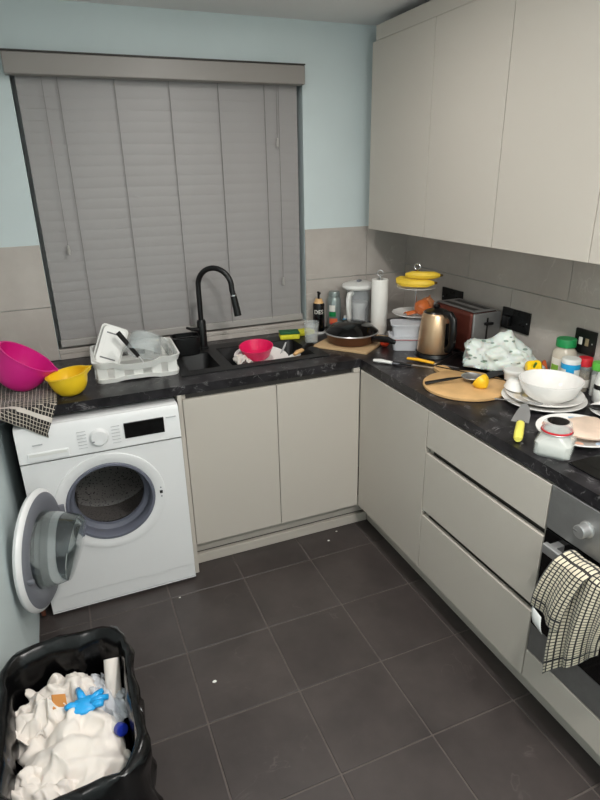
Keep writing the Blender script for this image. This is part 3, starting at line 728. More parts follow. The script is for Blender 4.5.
lathe('cap', [(0, .1625), (.0295, .1625), (.0305, .175), (.026, .188), (0, .189)], 'can_grey', cn, 28)
ta = toward_cam(.125, .535)
patch('label_disc', .0362, ta - .75, ta + .15, .095, .125, 'label_white', cn); patch('label_band', .0363, ta - .75, ta + .25, .07, .092, 'green_lid', cn); patch('label_band', .0363, ta - .7, ta + .5, .035, .06, 'label_orange', cn); patch('label_band', .0365, ta - .5, ta + .2, .02, .04, 'red_lid', cn)
bb = thing('blue_bottle', 'small clear blue bottle tucked behind the spray can', 'bottle', (.165, .478, WT))
lathe('body', [(0, 0), (.022, 0), (.022, .05), (.012, .066), (.0, .066)], 'sky_blue', bb, 24); lathe('cap', [(0, .0665), (.011, .0665), (.011, .08), (0, .08)], 'white_plastic', bb, 16)
JS = 1.07
jg = thing('filter_jug', 'clear plastic filter jug with white handle and wide white lid', 'jug', (.245, .485, WT), rz=radians(30))
lathe('base', [(0, 0), (.062, 0), (.066, .006), (.062, .024), (0, .024)], 'white_plastic', jg, 32)
lathe('body', [(.045, .0245), (.05, .03), (.062, .205), (.060, .205), (.048, .032), (0, .03)], 'clear_plastic', jg, 36)
lathe('lid', [(0, .234), (.05, .234), (.076, .225), (.082, .214), (.078, .2055), (0, .2055)], 'white_plastic', jg, 36, fn=lambda r, a, z: (r * (1.12 if cos(a) < 0 else 1) * cos(a), r * sin(a), z))
box('lid_catch', -.012, .012, -.008, .008, .2345, .244, 'grey_plastic', jg, bev=.002)
lathe('filter_cartridge', [(0, .035), (.03, .04), (.032, .1), (.045, .12), (.045, .135), (0, .135)], 'white_plastic', jg, 24)
tube('handle', [(-.058, 0, .19), (-.085, 0, .185), (-.092, 0, .16), (-.088, 0, .1), (-.08, 0, .045)], [.009, .011, .012, .011, .009], 'white_plastic', jg, 12, 1.4)
bdl = thing('chopping_board', 'square pale wooden board under the lidded frying pan', 'chopping board', (.09, .25, WT), rz=math.atan2(.195, .246))
box('slab', -.157, .157, -.14, .14, 0, .012, 'board', bdl, bev=.003)
pn = thing('frying_pan', 'brown frying pan with glass lid on the square board', 'frying pan', (.075, .235, WT + .0125))
lathe('pan', [(0, 0), (.1, 0), (.112, .01), (.126, .046), (.128, .048), (.124, .048), (.108, .012), (0, .005)], 'pan_brown', pn, 48)
ld = lathe('lid', [(.129, .0485), (.13, .053), (.125, .06), (.1, .082), (.06, .098), (0, .104), (0, .101), (.06, .095), (.1, .078), (.122, .056), (.124, .0485)], 'gloss_black', pn, 48)
lathe('rim', [(.13, .0495), (.1325, .052), (.13, .0555), (.127, .056), (.127, .05)], 'steel', ld, 48)
dh = Vector((.42, -.907, 0))
tube('handle', [dh * .123 + Vector((0, 0, .032)), dh * .16 + Vector((0, 0, .042)), dh * .21 + Vector((0, 0, .046)), dh * .25 + Vector((0, 0, .04))], [.01, .012, .012, .008], 'black_plastic', pn, 12, 1.3)
tm = thing('plum_tomato', 'small shiny red-orange tomato under the frying pan handle', 'tomato', (.198, .125, WT + .021), rz=radians(20))
lathe('fruit', [(0, -.02), (.012, -.017), (.0195, -.006), (.02, .006), (.012, .017), (0, .019)], 'red_orange', tm, 24, fn=lambda r, a, z: (r * 1.45 * cos(a), r * sin(a), z)); tube('stem', [(.028, 0, .005), (.036, 0, .008)], .002, 'pepper_stem', tm, 6)
kr = thing('kitchen_roll', 'white kitchen roll upright on a wire holder', 'kitchen roll', (.28, .33, WT))
lathe('foot', [(0, 0), (.06, 0), (.062, .004), (.058, .01), (0, .011)], 'steel', kr, 32)
lathe('paper', [(.02, .0115), (.0405, .0115), (.0415, .014), (.0415, .281), (.04, .284), (.02, .284)], 'paper', kr, 40)
tube('rod', [(0, 0, .011), (0, 0, .3)], .004, 'steel', kr, 8); tube('loop', arc((0, 0, .313), .014, -pi / 2, 1.45 * pi, 18, (.8, -.6, 0)), .0025, 'steel', kr, 8)
kt = thing('storage_box', 'clear plastic storage box with a red rimmed seal below the cake stand', 'box', (.275, .065, WT), rz=radians(-28))
def tubbox(name, w0, h0, w1, h1, z0, z1, mat, par):
    bm = bmesh.new(); rr = []
    for (ww, hh_, z) in ((w0, h0, z0), (w1, h1, z1), (w1 - .006, h1 - .006, z1), (w0 - .006, h0 - .006, z0 + .003)): rr.append([bm.verts.new((x, y, z)) for x, y in rrect(ww, hh_, .018, 4)])
    bm.faces.new(rr[0][::-1]); bm.faces.new(rr[-1])
    for A_, B_ in zip(rr, rr[1:]):
        for k in range(len(A_)): bm.faces.new((A_[k], A_[(k + 1) % len(A_)], B_[(k + 1) % len(A_)], B_[k]))
    return mesh_obj(name, bm, mat, par, True)
tubbox('lower_tub', .12, .10, .135, .112, 0, .052, 'frosted', kt)
prism('seal', rrect(.143, .12, .02), .0525, .056, 'red_lid', kt); prism('lid', rrect(.15, .127, .022), .0565, .066, 'frosted', kt, .002)
k2 = tubbox('upper_tub', .125, .105, .138, .116, .0665, .118, 'frosted', kt); prism('rim', rrect(.15, .127, .022), .1185, .1245, 'frosted', kt, .002)
for sx in (-1, 1): box('clip', sx * .079 - .004, sx * .079 + .004, -.03, .03, .05, .075, 'frosted', kt, bev=.002)
cs = thing('cake_stand', 'two-tier white cake stand holding bananas above onions', 'cake stand', (.375, .15, WT))
lathe('foot', [(0, 0), (.05, 0), (.052, .003), (.03, .012), (.006, .03), (0, .03)], 'white_ceramic', cs, 32)
tube('rod', [(0, 0, .03), (0, 0, .35)], .004, 'chrome', cs, 10)
wav = lambda r, a, z: (r * (1 + .02 * cos(14 * a) * (r > .06)) * cos(a), r * (1 + .02 * cos(14 * a) * (r > .06)) * sin(a), z)
lathe('lower_tier', [(.005, .13), (.06, .13), (.108, .142), (.11, .146), (.06, .135), (.005, .135)], 'white_ceramic', cs, 56, fn=wav)
lathe('upper_tier', [(.005, .255), (.05, .255), (.092, .267), (.094, .271), (.05, .26), (.005, .26)], 'white_ceramic', cs, 56, fn=wav)
tube('finial', arc((0, 0, .36), .014, -pi / 2, 1.5 * pi, 18, (.7, -.7, 0)), .003, 'chrome', cs, 8)
for k in range(2): tube('finial_scroll', [(0, 0, .345), ((.02 - .04 * k), -.012 + .024 * k, .335), ((.03 - .06 * k), -.02 + .04 * k, .318)], .003, 'copper_brown' if k else 'chrome', cs, 8)
CS = Vector((.375, .15, WT))
def banana(label, off, rz, L, tilt, s=1):
    t = thing('banana', label, 'banana', CS + Vector(off), rot=(tilt, 0, rz), group='bananas on the cake stand')
    R = .17; n = 16; a0 = L / R / 2
    pts_ = [Vector((R * sin(-a0 + 2 * a0 * k / n), R * (1 - cos(-a0 + 2 * a0 * k / n)), 0)) for k in range(n + 1)]
    rad = [.0185 * s * (min(1, .5 + 2.8 * min(k, n - k) / n)) for k in range(n + 1)]
    tube('fruit', pts_, rad, 'banana', t, 8); e = pts_[-1]; dd = (pts_[-1] - pts_[-2]).normalized()
    tube('stalk', [e, e + dd * .016], [.007, .005], 'banana_tip', t, 8); e = pts_[0]; dd = (pts_[0] - pts_[1]).normalized(); tube('tip', [e, e + dd * .004], [.007, .003], 'banana_tip', t, 8)
banana('lowest front banana on the upper tier of the cake stand', (-.035, -.035, .2905), radians(-42), .18, radians(4))
banana('banana lying across the top of the bunch', (.0, -.045, .3265), radians(-36), .16, radians(-4))
banana('banana at the window side of the bunch', (-.005, .055, .289), radians(-50), .14, 0)
def onion(label, off, r, mat, tilt):
    t = thing('onion', label, 'onion', CS + Vector(off), rot=(tilt, radians(25), 0), group='onions on the cake stand')
    lathe('bulb', [(0, -r * .88), (r * .3, -r * .84), (r * .8, -r * .5), (r, 0), (r * .8, r * .52), (r * .35, r * .85), (r * .12, r * 1.0), (0, r * 1.02)], mat, t, 28); tube('neck', [(0, 0, r * .95), (.002, 0, r * 1.25)], [r * .13, r * .05], 'onion_pale', t, 8)
onion('large brown onion on the lower tier nearest the kettle', (.0, -.06, .178), .041, 'onion', radians(10))
onion('second brown onion behind on the lower tier', (.062, -.01, .178), .038, 'onion_pale', radians(-15))
tag(grid('onion_skin', 12, 8, lambda u, v: (.375 - .055 + .06 * u - .012, .15 - .035 + .035 * v - .02 * u, WT + .142 + .012 * sin(v * pi) + .012 * u), 'onion', None, .0015), 'loose curved piece of brown onion skin on the lower tier', 'onion skin')

jg.scale = (JS, JS, JS); cn.scale = (1, 1, 1.08)
# kettle and toaster
ke = thing('electric_kettle', 'champagne metal kettle with black handle and base', 'kettle', (.33, -.085, WT), rz=radians(-82))
lathe('power_base', [(0, 0), (.085, 0), (.087, .004), (.082, .018), (0, .02)], 'black_plastic', ke, 40)
lathe('body', [(0, .0205), (.076, .0205), (.077, .026), (.070, .12), (.062, .185), (.055, .196), (0, .196)], 'champagne', ke, 48)
lathe('lid', [(0, .214), (.025, .212), (.05, .204), (.055, .1965), (0, .1965)], 'black_plastic', ke, 40); lathe('lid_knob', [(0, .2145), (.012, .2145), (.015, .226), (.01, .232), (0, .233)], 'black_plastic', ke, 20)
tube('handle', [(.052, 0, .198), (.085, 0, .198), (.104, 0, .18), (.108, 0, .13), (.106, 0, .07), (.09, 0, .045), (.074, 0, .042)], [.014, .015, .015, .0145, .014, .013, .012], 'black_plastic', ke, 14, 1.25)
box('water_gauge', .072, .0785, -.012, .012, .05, .16, 'gloss_black', ke, bev=.002); box('gauge_mark', .1215, .1235, -.004, .004, .085, .15, 'label_white', ke, bev=0)
prism('spout', [(-.05, -.02), (-.05, .02), (-.088, 0)], .165, .19, 'champagne', ke, .004)
to = thing('toaster', 'copper and steel two-slot toaster against the tiled wall', 'toaster', (.505, -.065, WT))
box('feet', -.06, .06, -.12, .12, 0, .012, 'black_plastic', to, bev=.002)
box('housing', -.078, .078, -.14, .14, .0125, .204, 'copper_brown', to, bev=.022, seg=4)
box('end_cover', -.074, .074, -.152, -.1405, .02, .202, 'brushed_steel', to, bev=.006, seg=3); box('end_cover', -.074, .074, .1405, .15, .02, .202, 'brushed_steel', to, bev=.006, seg=3)
box('top_plate', -.066, .066, -.138, .138, .2042, .2075, 'brushed_steel', to, bev=.0015)
for x in (-.03, .03): box('slot', x - .014, x + .014, -.11, .11, .2077, .2085, 'matt_black', to, bev=0)
box('lever_slot', -.004, .004, -.1535, -.1522, .05, .18, 'matt_black', to, bev=0); box('lever', -.02, .02, -.172, -.154, .15, .162, 'black_plastic', to, bev=.003)

# sockets
def socket(label, y, w_, z, switches):
    t = thing('wall_socket', label, 'socket', (XR - TT, y, z), group='black wall sockets'); h_ = .046
    box('plate', -.009, 0, -w_ / 2, w_ / 2, -h_, h_, 'matt_black', t, bev=.002)
    for (dy, dzz, mw, mh, mt) in switches: box('switch', -.0115, -.0092, dy - mw, dy + mw, dzz - mh, dzz + mh, mt, t, bev=.0008)
    for dy in (-w_ / 2 + .012, w_ / 2 - .012): lathe('screw', [(0, .0006), (.003, .0006), (.003, 0)], 'steel', t, 10, loc=(-.0093, dy, 0), rot=(0, -pi / 2, 0))
    return t
def pins(t, dy):
    for a, b, w1, h1 in ((0, .018, .002, .005), (-.011, -.004, .0045, .0022), (.011, -.004, .0045, .0022)): box('pin_hole', -.0096, -.0088, dy + a - w1, dy + a + w1, b - .008 - h1, b - .008 + h1, 'gloss_black', t, bev=0)
s1 = socket('black double socket behind the kettle and toaster', .15, .16, 1.10, [(-.014, .03, .006, .009, 'black_plastic'), (.014, .03, .006, .009, 'black_plastic')]); pins(s1, .04); pins(s1, -.04)
s2 = socket('black double socket behind the plastic bag', -.297, .165, 1.086, [(-.014, .03, .006, .009, 'black_plastic'), (.014, .03, .006, .009, 'black_plastic')]); pins(s2, .042); pins(s2, -.042)
box('plug', -.03, -.0098, .018, .058, -.03, .015, 'black_plastic', s2, bev=.005)
s3 = socket('black switch plate with two pale rockers above the jars', -.665, .094, 1.084, [(.017, .002, .008, .014, 'label_white'), (-.012, .002, .008, .014, 'spice')])

# ------------------------------------------------------------------ along the right worktop
kn = thing('kitchen_knife', 'knife with a pale grey handle and black blade guard near the corner', 'knife', (.03, -.065, WT + .009), rz=radians(-52))
tube('handle', [(0, 0, 0), (.03, 0, .002), (.085, 0, 0)], [.009, .0115, .009], 'white_plastic', kn, 12, .75)
kn2 = thing('kitchen_knife', 'knife with a black handle pointing along the worktop', 'knife', (.09, -.12, WT + .007), rz=radians(-52))
tube('handle', [(0, 0, 0), (.04, 0, .001), (.09, 0, 0)], [.007, .0085, .007], 'black_plastic', kn2, 12, .7)
prism('blade', [(.09, -.004), (.20, .0), (.19, .009), (.09, .012)], -.0008, .0008, 'steel', kn2)
prism('blade', [(.085, -.006), (.11, -.006), (.12, .008), (.085, .008)], -.001, .001, 'grey_plastic', kn)
ky = thing('kitchen_knife', 'knife with an orange-yellow handle in front of the kettle', 'knife', (.175, -.108, WT + .008), rz=radians(-57))
tube('handle', [(0, 0, .002), (.05, 0, .004), (.125, 0, 0)], [.0075, .009, .0075], 'knife_yellow', ky, 12, .8); prism('blade', [(.125, -.008), (.21, -.004), (.235, .004), (.125, .010)], -.003, -.0018, 'steel', ky)
bt_ = thing('baking_tray', 'flat black tray under the printed plastic bag', 'tray', (.40, -.36, WT), rz=radians(-62))
tubbox('pan', .34, .23, .36, .25, 0, .018, 'black_plastic', bt_)
rb = thing('round_board', 'round pale wooden board with lemon and strainer on it', 'chopping board', (.195, -.49, WT))
lathe('slab', [(0, 0), (.158, 0), (.162, .003), (.162, .011), (.158, .014), (0, .014)], 'wood', rb, 56)
prism('grip', rrect(.1, .06, .025, 5), .001, .013, 'wood', rb, .001, loc=(.03, .185, 0), rot=(0, 0, radians(80)))
st = thing('tea_strainer', 'steel mesh strainer with a black handle on the round board', 'strainer', (.232, -.478, WT + .034), rz=radians(168))
lathe('mesh_bowl', [(0, -.018), (.018, -.015), (.034, -.006), (.04, 0), (.039, .001), (.033, -.005), (.017, -.013), (0, -.016)], 'brushed_steel', st, 32)
tube('rim', arc((0, 0, .0), .04, 0, 2 * pi, 32, (1, 0, 0), (0, 1, 0)), .002, 'steel', st, 8)
tube('handle', [(.04, 0, 0), (.07, 0, -.002), (.10, 0, -.004), (.19, .0, -.012)], [.003, .006, .008, .009], 'black_plastic', st, 10, .7)
sl = thing('fish_slice', 'dark grey slice with a flat blade behind the lemon wedge', 'spatula', (.345, -.468, WT + .024), rot=(0, radians(-4), radians(10)))
prism('blade', [(-.075, -.018), (.06, -.035), (.066, .03), (-.075, .012)], -.0012, .0012, 'rubber', sl); tube('handle', [(-.075, -.003, 0), (-.14, -.006, -.004)], .004, 'rubber', sl, 8)
le = thing('lemon_half', 'cut lemon half on the edge of the round board', 'lemon', (.215, -.548, WT + .0145 + .026), rot=(radians(-55), radians(20), radians(25)))
lathe('peel', [(0, -.03), (.006, -.027), (.016, -.02), (.024, -.008), (.0255, .004), (.0235, .004), (0, .003)], 'lemon', le, 28); lathe('flesh', [(0, .0045), (.022, .0045), (.0222, .0035)], 'lemon_flesh', le, 28); le.scale = (1.25, 1.25, 1.25)
# printed plastic bag
bgp = thing('plastic_bag', 'crumpled pale green plastic bag with small printed marks', 'plastic bag', (.44, -.385, WT + .02), rz=radians(-55))
bm = bmesh.new(); bmesh.ops.create_icosphere(bm, subdivisions=5, radius=1)
for v in bm.verts:
    n = v.co.normalized(); x, y, z = n
    r = 1 + .14 * crease(n, 3, .9, 4) + .13 * crease(n, 8, 2.0, 5) + .02 * ridge(n, 5, 2)
    px, py = x * .15 * r, y * .09 * r
    pz = (max(z, 0) ** .75) * .095 * r * (1 - .25 * x) + .045 * math.exp(-((x - .12) ** 2 + (y - .1) ** 2) * 11) * max(z, 0)
    if z <= 0: pz = 0; px *= .97; py *= .97
    v.co = (px, py, pz + .001)
mesh_obj('film', bm, 'print_bag', bgp, 'all')
# stacked crockery
plate('large white dinner plate at the bottom of the bowl stack', .345, -.735, WT, .143, group='stacked plates by the hob', h=.018)
plate('white dinner plate resting on the larger one under the bowl', .35, -.733, WT + .0085, .132, group='stacked plates by the hob', h=.022)
tag(lathe('serving_bowl', [(0, .0), (.062, 0), (.066, .004), (.088, .022), (.102, .05), (.109, .07), (.109, .073), (.105, .073), (.098, .05), (.084, .026), (.06, .009), (0, .007)], 'white_ceramic', None, 56, loc=(.362, -.742, WT + .0145)), 'wide white serving bowl stacked on two plates', 'bowl')
cu = thing('espresso_cup', 'small white cup upside down on the plate edge', 'cup', (.275, -.655, WT + .036), rot=(radians(8), radians(8), 0))
lathe('cup', [(.03, 0), (.033, .0), (.034, .004), (.026, .03), (.02, .034), (0, .035), (0, .031), (.022, .028), (.03, .003)], 'white_ceramic', cu, 32)
pt = thing('yogurt_pot', 'white plastic pot with a ridged lid beside the yellow pepper', 'pot', (.385, -.535, WT))
lathe('pot', [(0, 0), (.03, 0), (.036, .045), (0, .045)], 'white_plastic', pt, 32); lathe('lid', [(0, .058), (.034, .058), (.039, .054), (.039, .0455), (0, .0455)], 'white_plastic', pt, 36)
fk = thing('fork', 'thin steel fork lying over the rim of the stacked plates', 'fork', (.207, -.752, WT + .034), rot=(0, radians(-2), radians(-55)))
tube('handle', [(-.075, 0, -.004), (.0, 0, 0), (.04, 0, .0)], [.004, .0025, .004], 'brushed_steel', fk, 8, .6)
for y in (-.006, -.002, .002, .006): tube('tine', [(.04, y * .6, 0), (.055, y, -.002), (.085, y, .002)], .0011, 'brushed_steel', fk, 6)
ck = thing('chef_knife', 'broad steel knife with a pale yellow handle leaning on the plates', 'knife', (.032, -.955, WT + .0135), rot=(radians(7), 0, radians(-46)))
tube('handle', [(0, -.008, 0), (0, 0, 0), (0, .03, .001), (0, .09, .001)], [.01, .0135, .0145, .013], 'handle_yellow', ck, 14, .9)
prism('bolster', [(-.01, .0905), (.01, .0905), (.012, .1), (-.012, .1)], -.006, .006, 'black_plastic', ck, .001)
prism('blade', [(-.03, .101), (.024, .101), (.026, .15), (.02, .2), (.008, .235), (-.006, .22), (-.018, .17)], -.0012, .0012, 'blade', ck)
pv = thing('bell_pepper', 'cut yellow bell pepper behind the white pot', 'pepper', (.463, -.555, WT + .05), rot=(radians(35), radians(-40), 0))
def lob(r, a, z): k = 1 + .1 * cos(4 * a); return (r * k * cos(a), r * k * sin(a), z)
lathe('flesh', [(0, -.03), (.014, -.034), (.026, -.028), (.034, 0), (.034, .02), (.027, .034), (.012, .036), (0, .028)], 'pepper_yellow', pv, 40, fn=lob); tube('stem', [(0, 0, .028), (.002, 0, .045), (.008, 0, .055)], [.005, .004, .005], 'pepper_stem', pv, 8)
ob = thing('orange_pouch', 'small crumpled orange-brown wrapper behind the yellow pepper', 'wrapper', (.55, -.54, WT))
grid('film', 14, 12, lambda u, v: ((u - .5) * .03 + .01 * N(Vector((u * 4, v * 4, 1))), (v - .5) * .09, .002 + .06 * u * (.7 + .3 * sin(v * 9))), 'net_orange', ob, .002)
# jars
def jar(name, label, cat, x, y, r, hb, rl, hl, mat, lid, neck=.8):
    t = thing(name, label, cat, (x, y, WT))
    lathe('body', [(0, 0), (r * .92, 0), (r, .004), (r, hb * .86), (r * neck, hb), (0, hb)], mat, t, 36); lathe('lid', [(0, hb + hl), (rl * .94, hb + hl), (rl, hb + hl - .003), (rl, hb + .0005), (0, hb + .0005)], lid, t, 36); return t, toward_cam(x, y)
j, a = jar('sauce_jar', 'glass jar with a green lid and white label against the wall', 'jar', .545, -.618, .043, .152, .036, .03, 'sauce_jar', 'green_lid', .62)
patch('label', .0432, a - 1.25, a + 1.25, .03, .11, 'label_white', j, 20); patch('label_patch', .0442, a - 1.1, a - .35, .035, .085, 'label_green', j, 12); patch('label_print', .0442, a - .1, a + .75, .085, .1, 'label_orange', j, 12); patch('label_print', .0442, a - .15, a + .6, .068, .073, 'print_grey', j, 12)
j, a = jar('salt_tub', 'white drum with a sky blue band and white lid', 'tub', .505, -.690, .033, .118, .033, .012, 'white_plastic', 'white_plastic', .98)
patch('band', .0332, a - 1.6, a + 1.6, .093, .112, 'sky_blue', j, 24); patch('band', .0332, a - .42, a + .42, .03, .0929, 'sky_blue', j, 10)
j, a = jar('spice_jar', 'spice jar with a red lid beside the blue-banded drum', 'jar', .555, -.708, .024, .1, .025, .03, 'glass', 'red_lid', .85)
lathe('contents', [(0, .002), (.0205, .002), (.0208, .075), (0, .078)], 'spice', j, 24); patch('label', .0243, a - 1.3, a + 1.3, .02, .05, 'label_white', j, 16)
j, a = jar('spice_jar', 'jar with a lime green lid at the right edge of the picture', 'jar', .561, -.768, .024, .1, .026, .028, 'glass', 'lime', .9); lathe('contents', [(0, .002), (.0205, .002), (.0208, .075), (0, .078)], 'salt', j, 24)
j, a = jar('white_bottle', 'white rounded bottle with a black band at the picture edge', 'bottle', .53, -.82, .03, .05, .0305, .016, 'white_plastic', 'black_plastic', .98)
lathe('cap', [(0, .118), (.012, .116), (.024, .105), (.03, .0665), (0, .0665)], 'white_plastic', j, 28)
plate('white side plate at the right edge carrying a black spoon', .475, -.93, WT, .082, h=.014)
bs = thing('black_spoon', 'black cooking spoon resting on the plate at the right edge', 'spoon', (.43, -.90, WT + .022), rz=radians(-40))
lathe('bowl', [(0, -.006), (.016, -.003), (.024, .003), (.022, .004), (.014, 0), (0, -.003)], 'black_plastic', bs, 24, fn=lambda r, a, z: (r * 1.5 * cos(a), r * sin(a), z)); tube('handle', [(.03, 0, .002), (.1, 0, .006), (.2, 0, .006)], [.006, .005, .007], 'black_plastic', bs, 8, .6)
p3 = plate('flower-rimmed plate with leftovers beside the hob', .235, -.995, WT, .125, h=.018)
for k in range(9):
    a = radians(20 + 34 * k); lathe('painted_flower', [(0, .0012), (.012, .0008), (.013, 0)], ['flower_orange', 'flower_blue', 'flower_yellow'][k % 3], p3, 14, loc=(.103 * cos(a), .103 * sin(a), .0175), rot=(0, -.18 * 0, 0))
ch = thing('flatbread', 'pale folded flatbread lying on the flower-rimmed plate', 'food', (.255, -1.01, WT + .0185), rz=radians(30))
lathe('bread', [(0, 0), (.07, 0), (.085, .004), (.088, .01), (.08, .016), (.05, .019), (0, .018)], 'chicken', ch, 40, fn=lambda r, a, z: (r * (1 + .06 * sin(3 * a + 1)) * cos(a), r * .8 * (1 + .05 * cos(5 * a)) * sin(a), z + (.003 * N(Vector((r * 40 * cos(a), r * 40 * sin(a), 0))) if z > .012 else 0)))
cj = thing('clip_jar', 'square glass clip-top jar with a red rubber seal and white contents', 'jar', (.082, -1.05, WT), rz=radians(35))
def sqr(name, rings_, mat, par):
    bm = bmesh.new(); rr = []
    for (ww, rad_, z) in rings_: rr.append([bm.verts.new((x, y, z)) for x, y in rrect(ww, ww, min(rad_, ww / 2 - 1e-4), 7)])
    bm.faces.new(rr[0][::-1]); bm.faces.new(rr[-1])
    for A_, B_ in zip(rr, rr[1:]):
        for q in range(len(A_)): bm.faces.new((A_[q], A_[(q + 1) % len(A_)], B_[(q + 1) % len(A_)], B_[q]))
    return mesh_obj(name, bm, mat, par, True)
sqr('body', [(.084, .016, 0), (.09, .018, .004), (.09, .018, .036), (.07, .03, .052), (.066, .033, .06), (.062, .031, .06), (.066, .028, .05), (.085, .016, .035), (.085, .016, .006)], 'jar_glass', cj)
sqr('contents', [(.08, .015, .0065), (.0835, .016, .01), (.0835, .016, .032), (.07, .02, .036)], 'salt', cj)
lathe('seal', [(.03, .0605), (.037, .0605), (.0375, .064), (.03, .0645)], 'red_lid', cj, 36)
lid = lathe('lid', [(.0, .065), (.036, .065), (.037, .068), (.034, .082), (.03, .085), (0, .086)], 'jar_glass', cj, 36)
lathe('print', [(0, .0868), (.026, .0862), (.026, .0855)], 'gloss_black', lid, 28)
cj.scale = (1.16, 1.16, 1.16)
tube('wire_clip', [(.038, -.02, .06), (.046, 0, .052), (.047, 0, .02), (.05, .0, .008)], .0014, 'steel', cj, 8); tube('wire_clip', arc((0, 0, .06), .038, 0, 2 * pi, 32, (1, 0, 0), (0, 1, 0)), .0012, 'steel', cj, 6)

# ------------------------------------------------------------------ tea towel on the oven handle
tw = thing('tea_towel', 'cream tea towel with black checks bunched over the oven handle', 'tea towel', (0, 0, 0))
HZ = .712
def drape(top0, top1, bot0, bot1, x_off, back, fr, ph, amp):
    # v: 0 = hanging end behind the handle, 1 = front hem;  u: across the width
    def fn(u, v):
        yt = top0[0] + (top1[0] - top0[0]) * u; zt_ = HZ + .006 + x_off * .4
        yb_ = bot0[0] + (bot1[0] - bot0[0]) * u; zb_ = bot0[1] + (bot1[1] - bot0[1]) * u
        fold = amp * sin(u * fr + ph) 
        if v < .2:
            s = v / .2; return (-.020 + fold * .15, yt, zt_ - back * (1 - s))
        if v < .3:
            s = (v - .2) / .1; a = pi * s; return (-.043 + .023 * cos(a) - x_off * s * .6, yt, zt_ + .011 * sin(a) + .2 * fold)
        s = (v - .3) / .7
        return (-.066 - x_off - (fold + .012) * min(1, .25 + s) - .01 * sin(s * pi), yt + (yb_ - yt) * s ** .85, zt_ + (zb_ - zt_) * s + .006 * sin(u * fr * .5 + ph) * s)
    return fn
grid('long_fold', 40, 60, drape((-1.29, 0), (-1.45, 0), (-1.282, .335), (-1.43, .54), .002, .12, 15, .4, .010), 'towel_cream', tw, .003, uvs=(.17, .56))
grid('short_fold', 26, 46, drape((-1.262, 0), (-1.36, 0), (-1.222, .545), (-1.315, .53), .022, .09, 9, 1.2, .007), 'towel_cream', tw, .003, uvs=(.11, .34))
grid('end_fold', 20, 40, drape((-1.455, 0), (-1.56, 0), (-1.43, .58), (-1.56, .55), .004, .1, 8, 2.0, .008), 'towel_cream', tw, .003, uvs=(.13, .4))
grid('care_tag', 4, 6, lambda u, v: (-.103 - .004 * sin(v * 3), -1.226 - .036 * u - .012 * v, .545 - .05 * v - .012 * u), 'tag_white', tw, .001)

# ------------------------------------------------------------------ bin with its liner and rubbish
bn = thing('waste_bin', 'open kitchen bin lined with a black bag by the left wall', 'bin', (-1.326, -1.05, 0))
BZ = .545
def bring(w_, h_, r, z, seed, amp, nn=9):
    o = []
    for k, (x, y) in enumerate(rrect(w_, h_, r, nn)):
        o.append((x, y, z))
    return o
def dense(pts_, step):
    full = []
    for a_, b_ in zip(pts_, pts_[1:] + pts_[:1]):
        L = math.dist(a_, b_); m = max(1, int(L / step)); full += [(a_[0] + (b_[0] - a_[0]) * q / m, a_[1] + (b_[1] - a_[1]) * q / m) for q in range(m)]
    return full
base = dense(rrect(1, 1.6, .28, 8), .04)
def scaled(w_, h_, z, amp, f1, seed):
    o = []
    for x, y in base:
        q = Vector((x * f1, y * f1, z * 9 + seed)); k = amp * 1.5 * crease(Vector((x * f1, y * f1, z * 5)), seed, .9, 4)
        l = math.hypot(x, y); o.append((x * w_ + x / l * k, y / 1.6 * h_ + y / l * k, z + (amp * .6 * N(q * 2) if amp else 0)))
    return o
def loft(name, rings_, mat, par, cap0=False, cap1=False):
    bm = bmesh.new(); R2 = [[bm.verts.new(q) for q in r_] for r_ in rings_]
    for A_, B_ in zip(R2, R2[1:]):
        for k in range(len(A_)): bm.faces.new((A_[k], A_[(k + 1) % len(A_)], B_[(k + 1) % len(A_)], B_[k]))
    if cap0: bm.faces.new(R2[0][::-1])
    if cap1: bm.faces.new(R2[-1])
    return mesh_obj(name, bm, mat, par, 'all')
loft('bin_body', [scaled(.245, .40, 0, 0, 1, 0), scaled(.25, .405, .01, 0, 1, 0), scaled(.288, .45, BZ - .012, 0, 1, 0), scaled(.288, .45, BZ - .008, 0, 1, 0), scaled(.28, .442, BZ - .008, 0, 1, 0), scaled(.24, .39, .012, 0, 1, 0)], 'bin_grey', bn, True, True)
R3 = [scaled(.236, .388, .30, .005, 3, 1)]
for k in range(6): 
    z = .30 + (BZ - .31) * (k + 1) / 7; R3.append(scaled(.24 + .0035 * k, .395 + .005 * k, z, .005, 3, 1))
R3 += [scaled(.274, .437, BZ + .006, .004, 3.4, 2), scaled(.296, .459, BZ + .010, .008, 3.4, 2), scaled(.312, .474, BZ, .010, 3.4, 3)]
for k in range(1, 8):
    z = BZ - .05 * k; R3.append(scaled(.312 - .001 * k, .474, z, .010 + .001 * k, 3.0, 3))
R3 = [[(max(x, -.158), y, z) for x, y, z in r_] for r_ in R3]
loft('liner', R3, 'bag_black', bn)
BC = Vector((-1.326, -1.05, 0))
def fold(a, b, f, seed):
    q = Vector((a * f + seed * 3.7, b * f - seed * 1.9, seed)); w = Vector((N(q * 1.3), N(q * 1.3 + Vector((5, 2, 1))), 0)) * .5
    return (1 - 2.4 * abs(N(q + w))) + .45 * (1 - 2.4 * abs(N((q + w) * 2.0)))
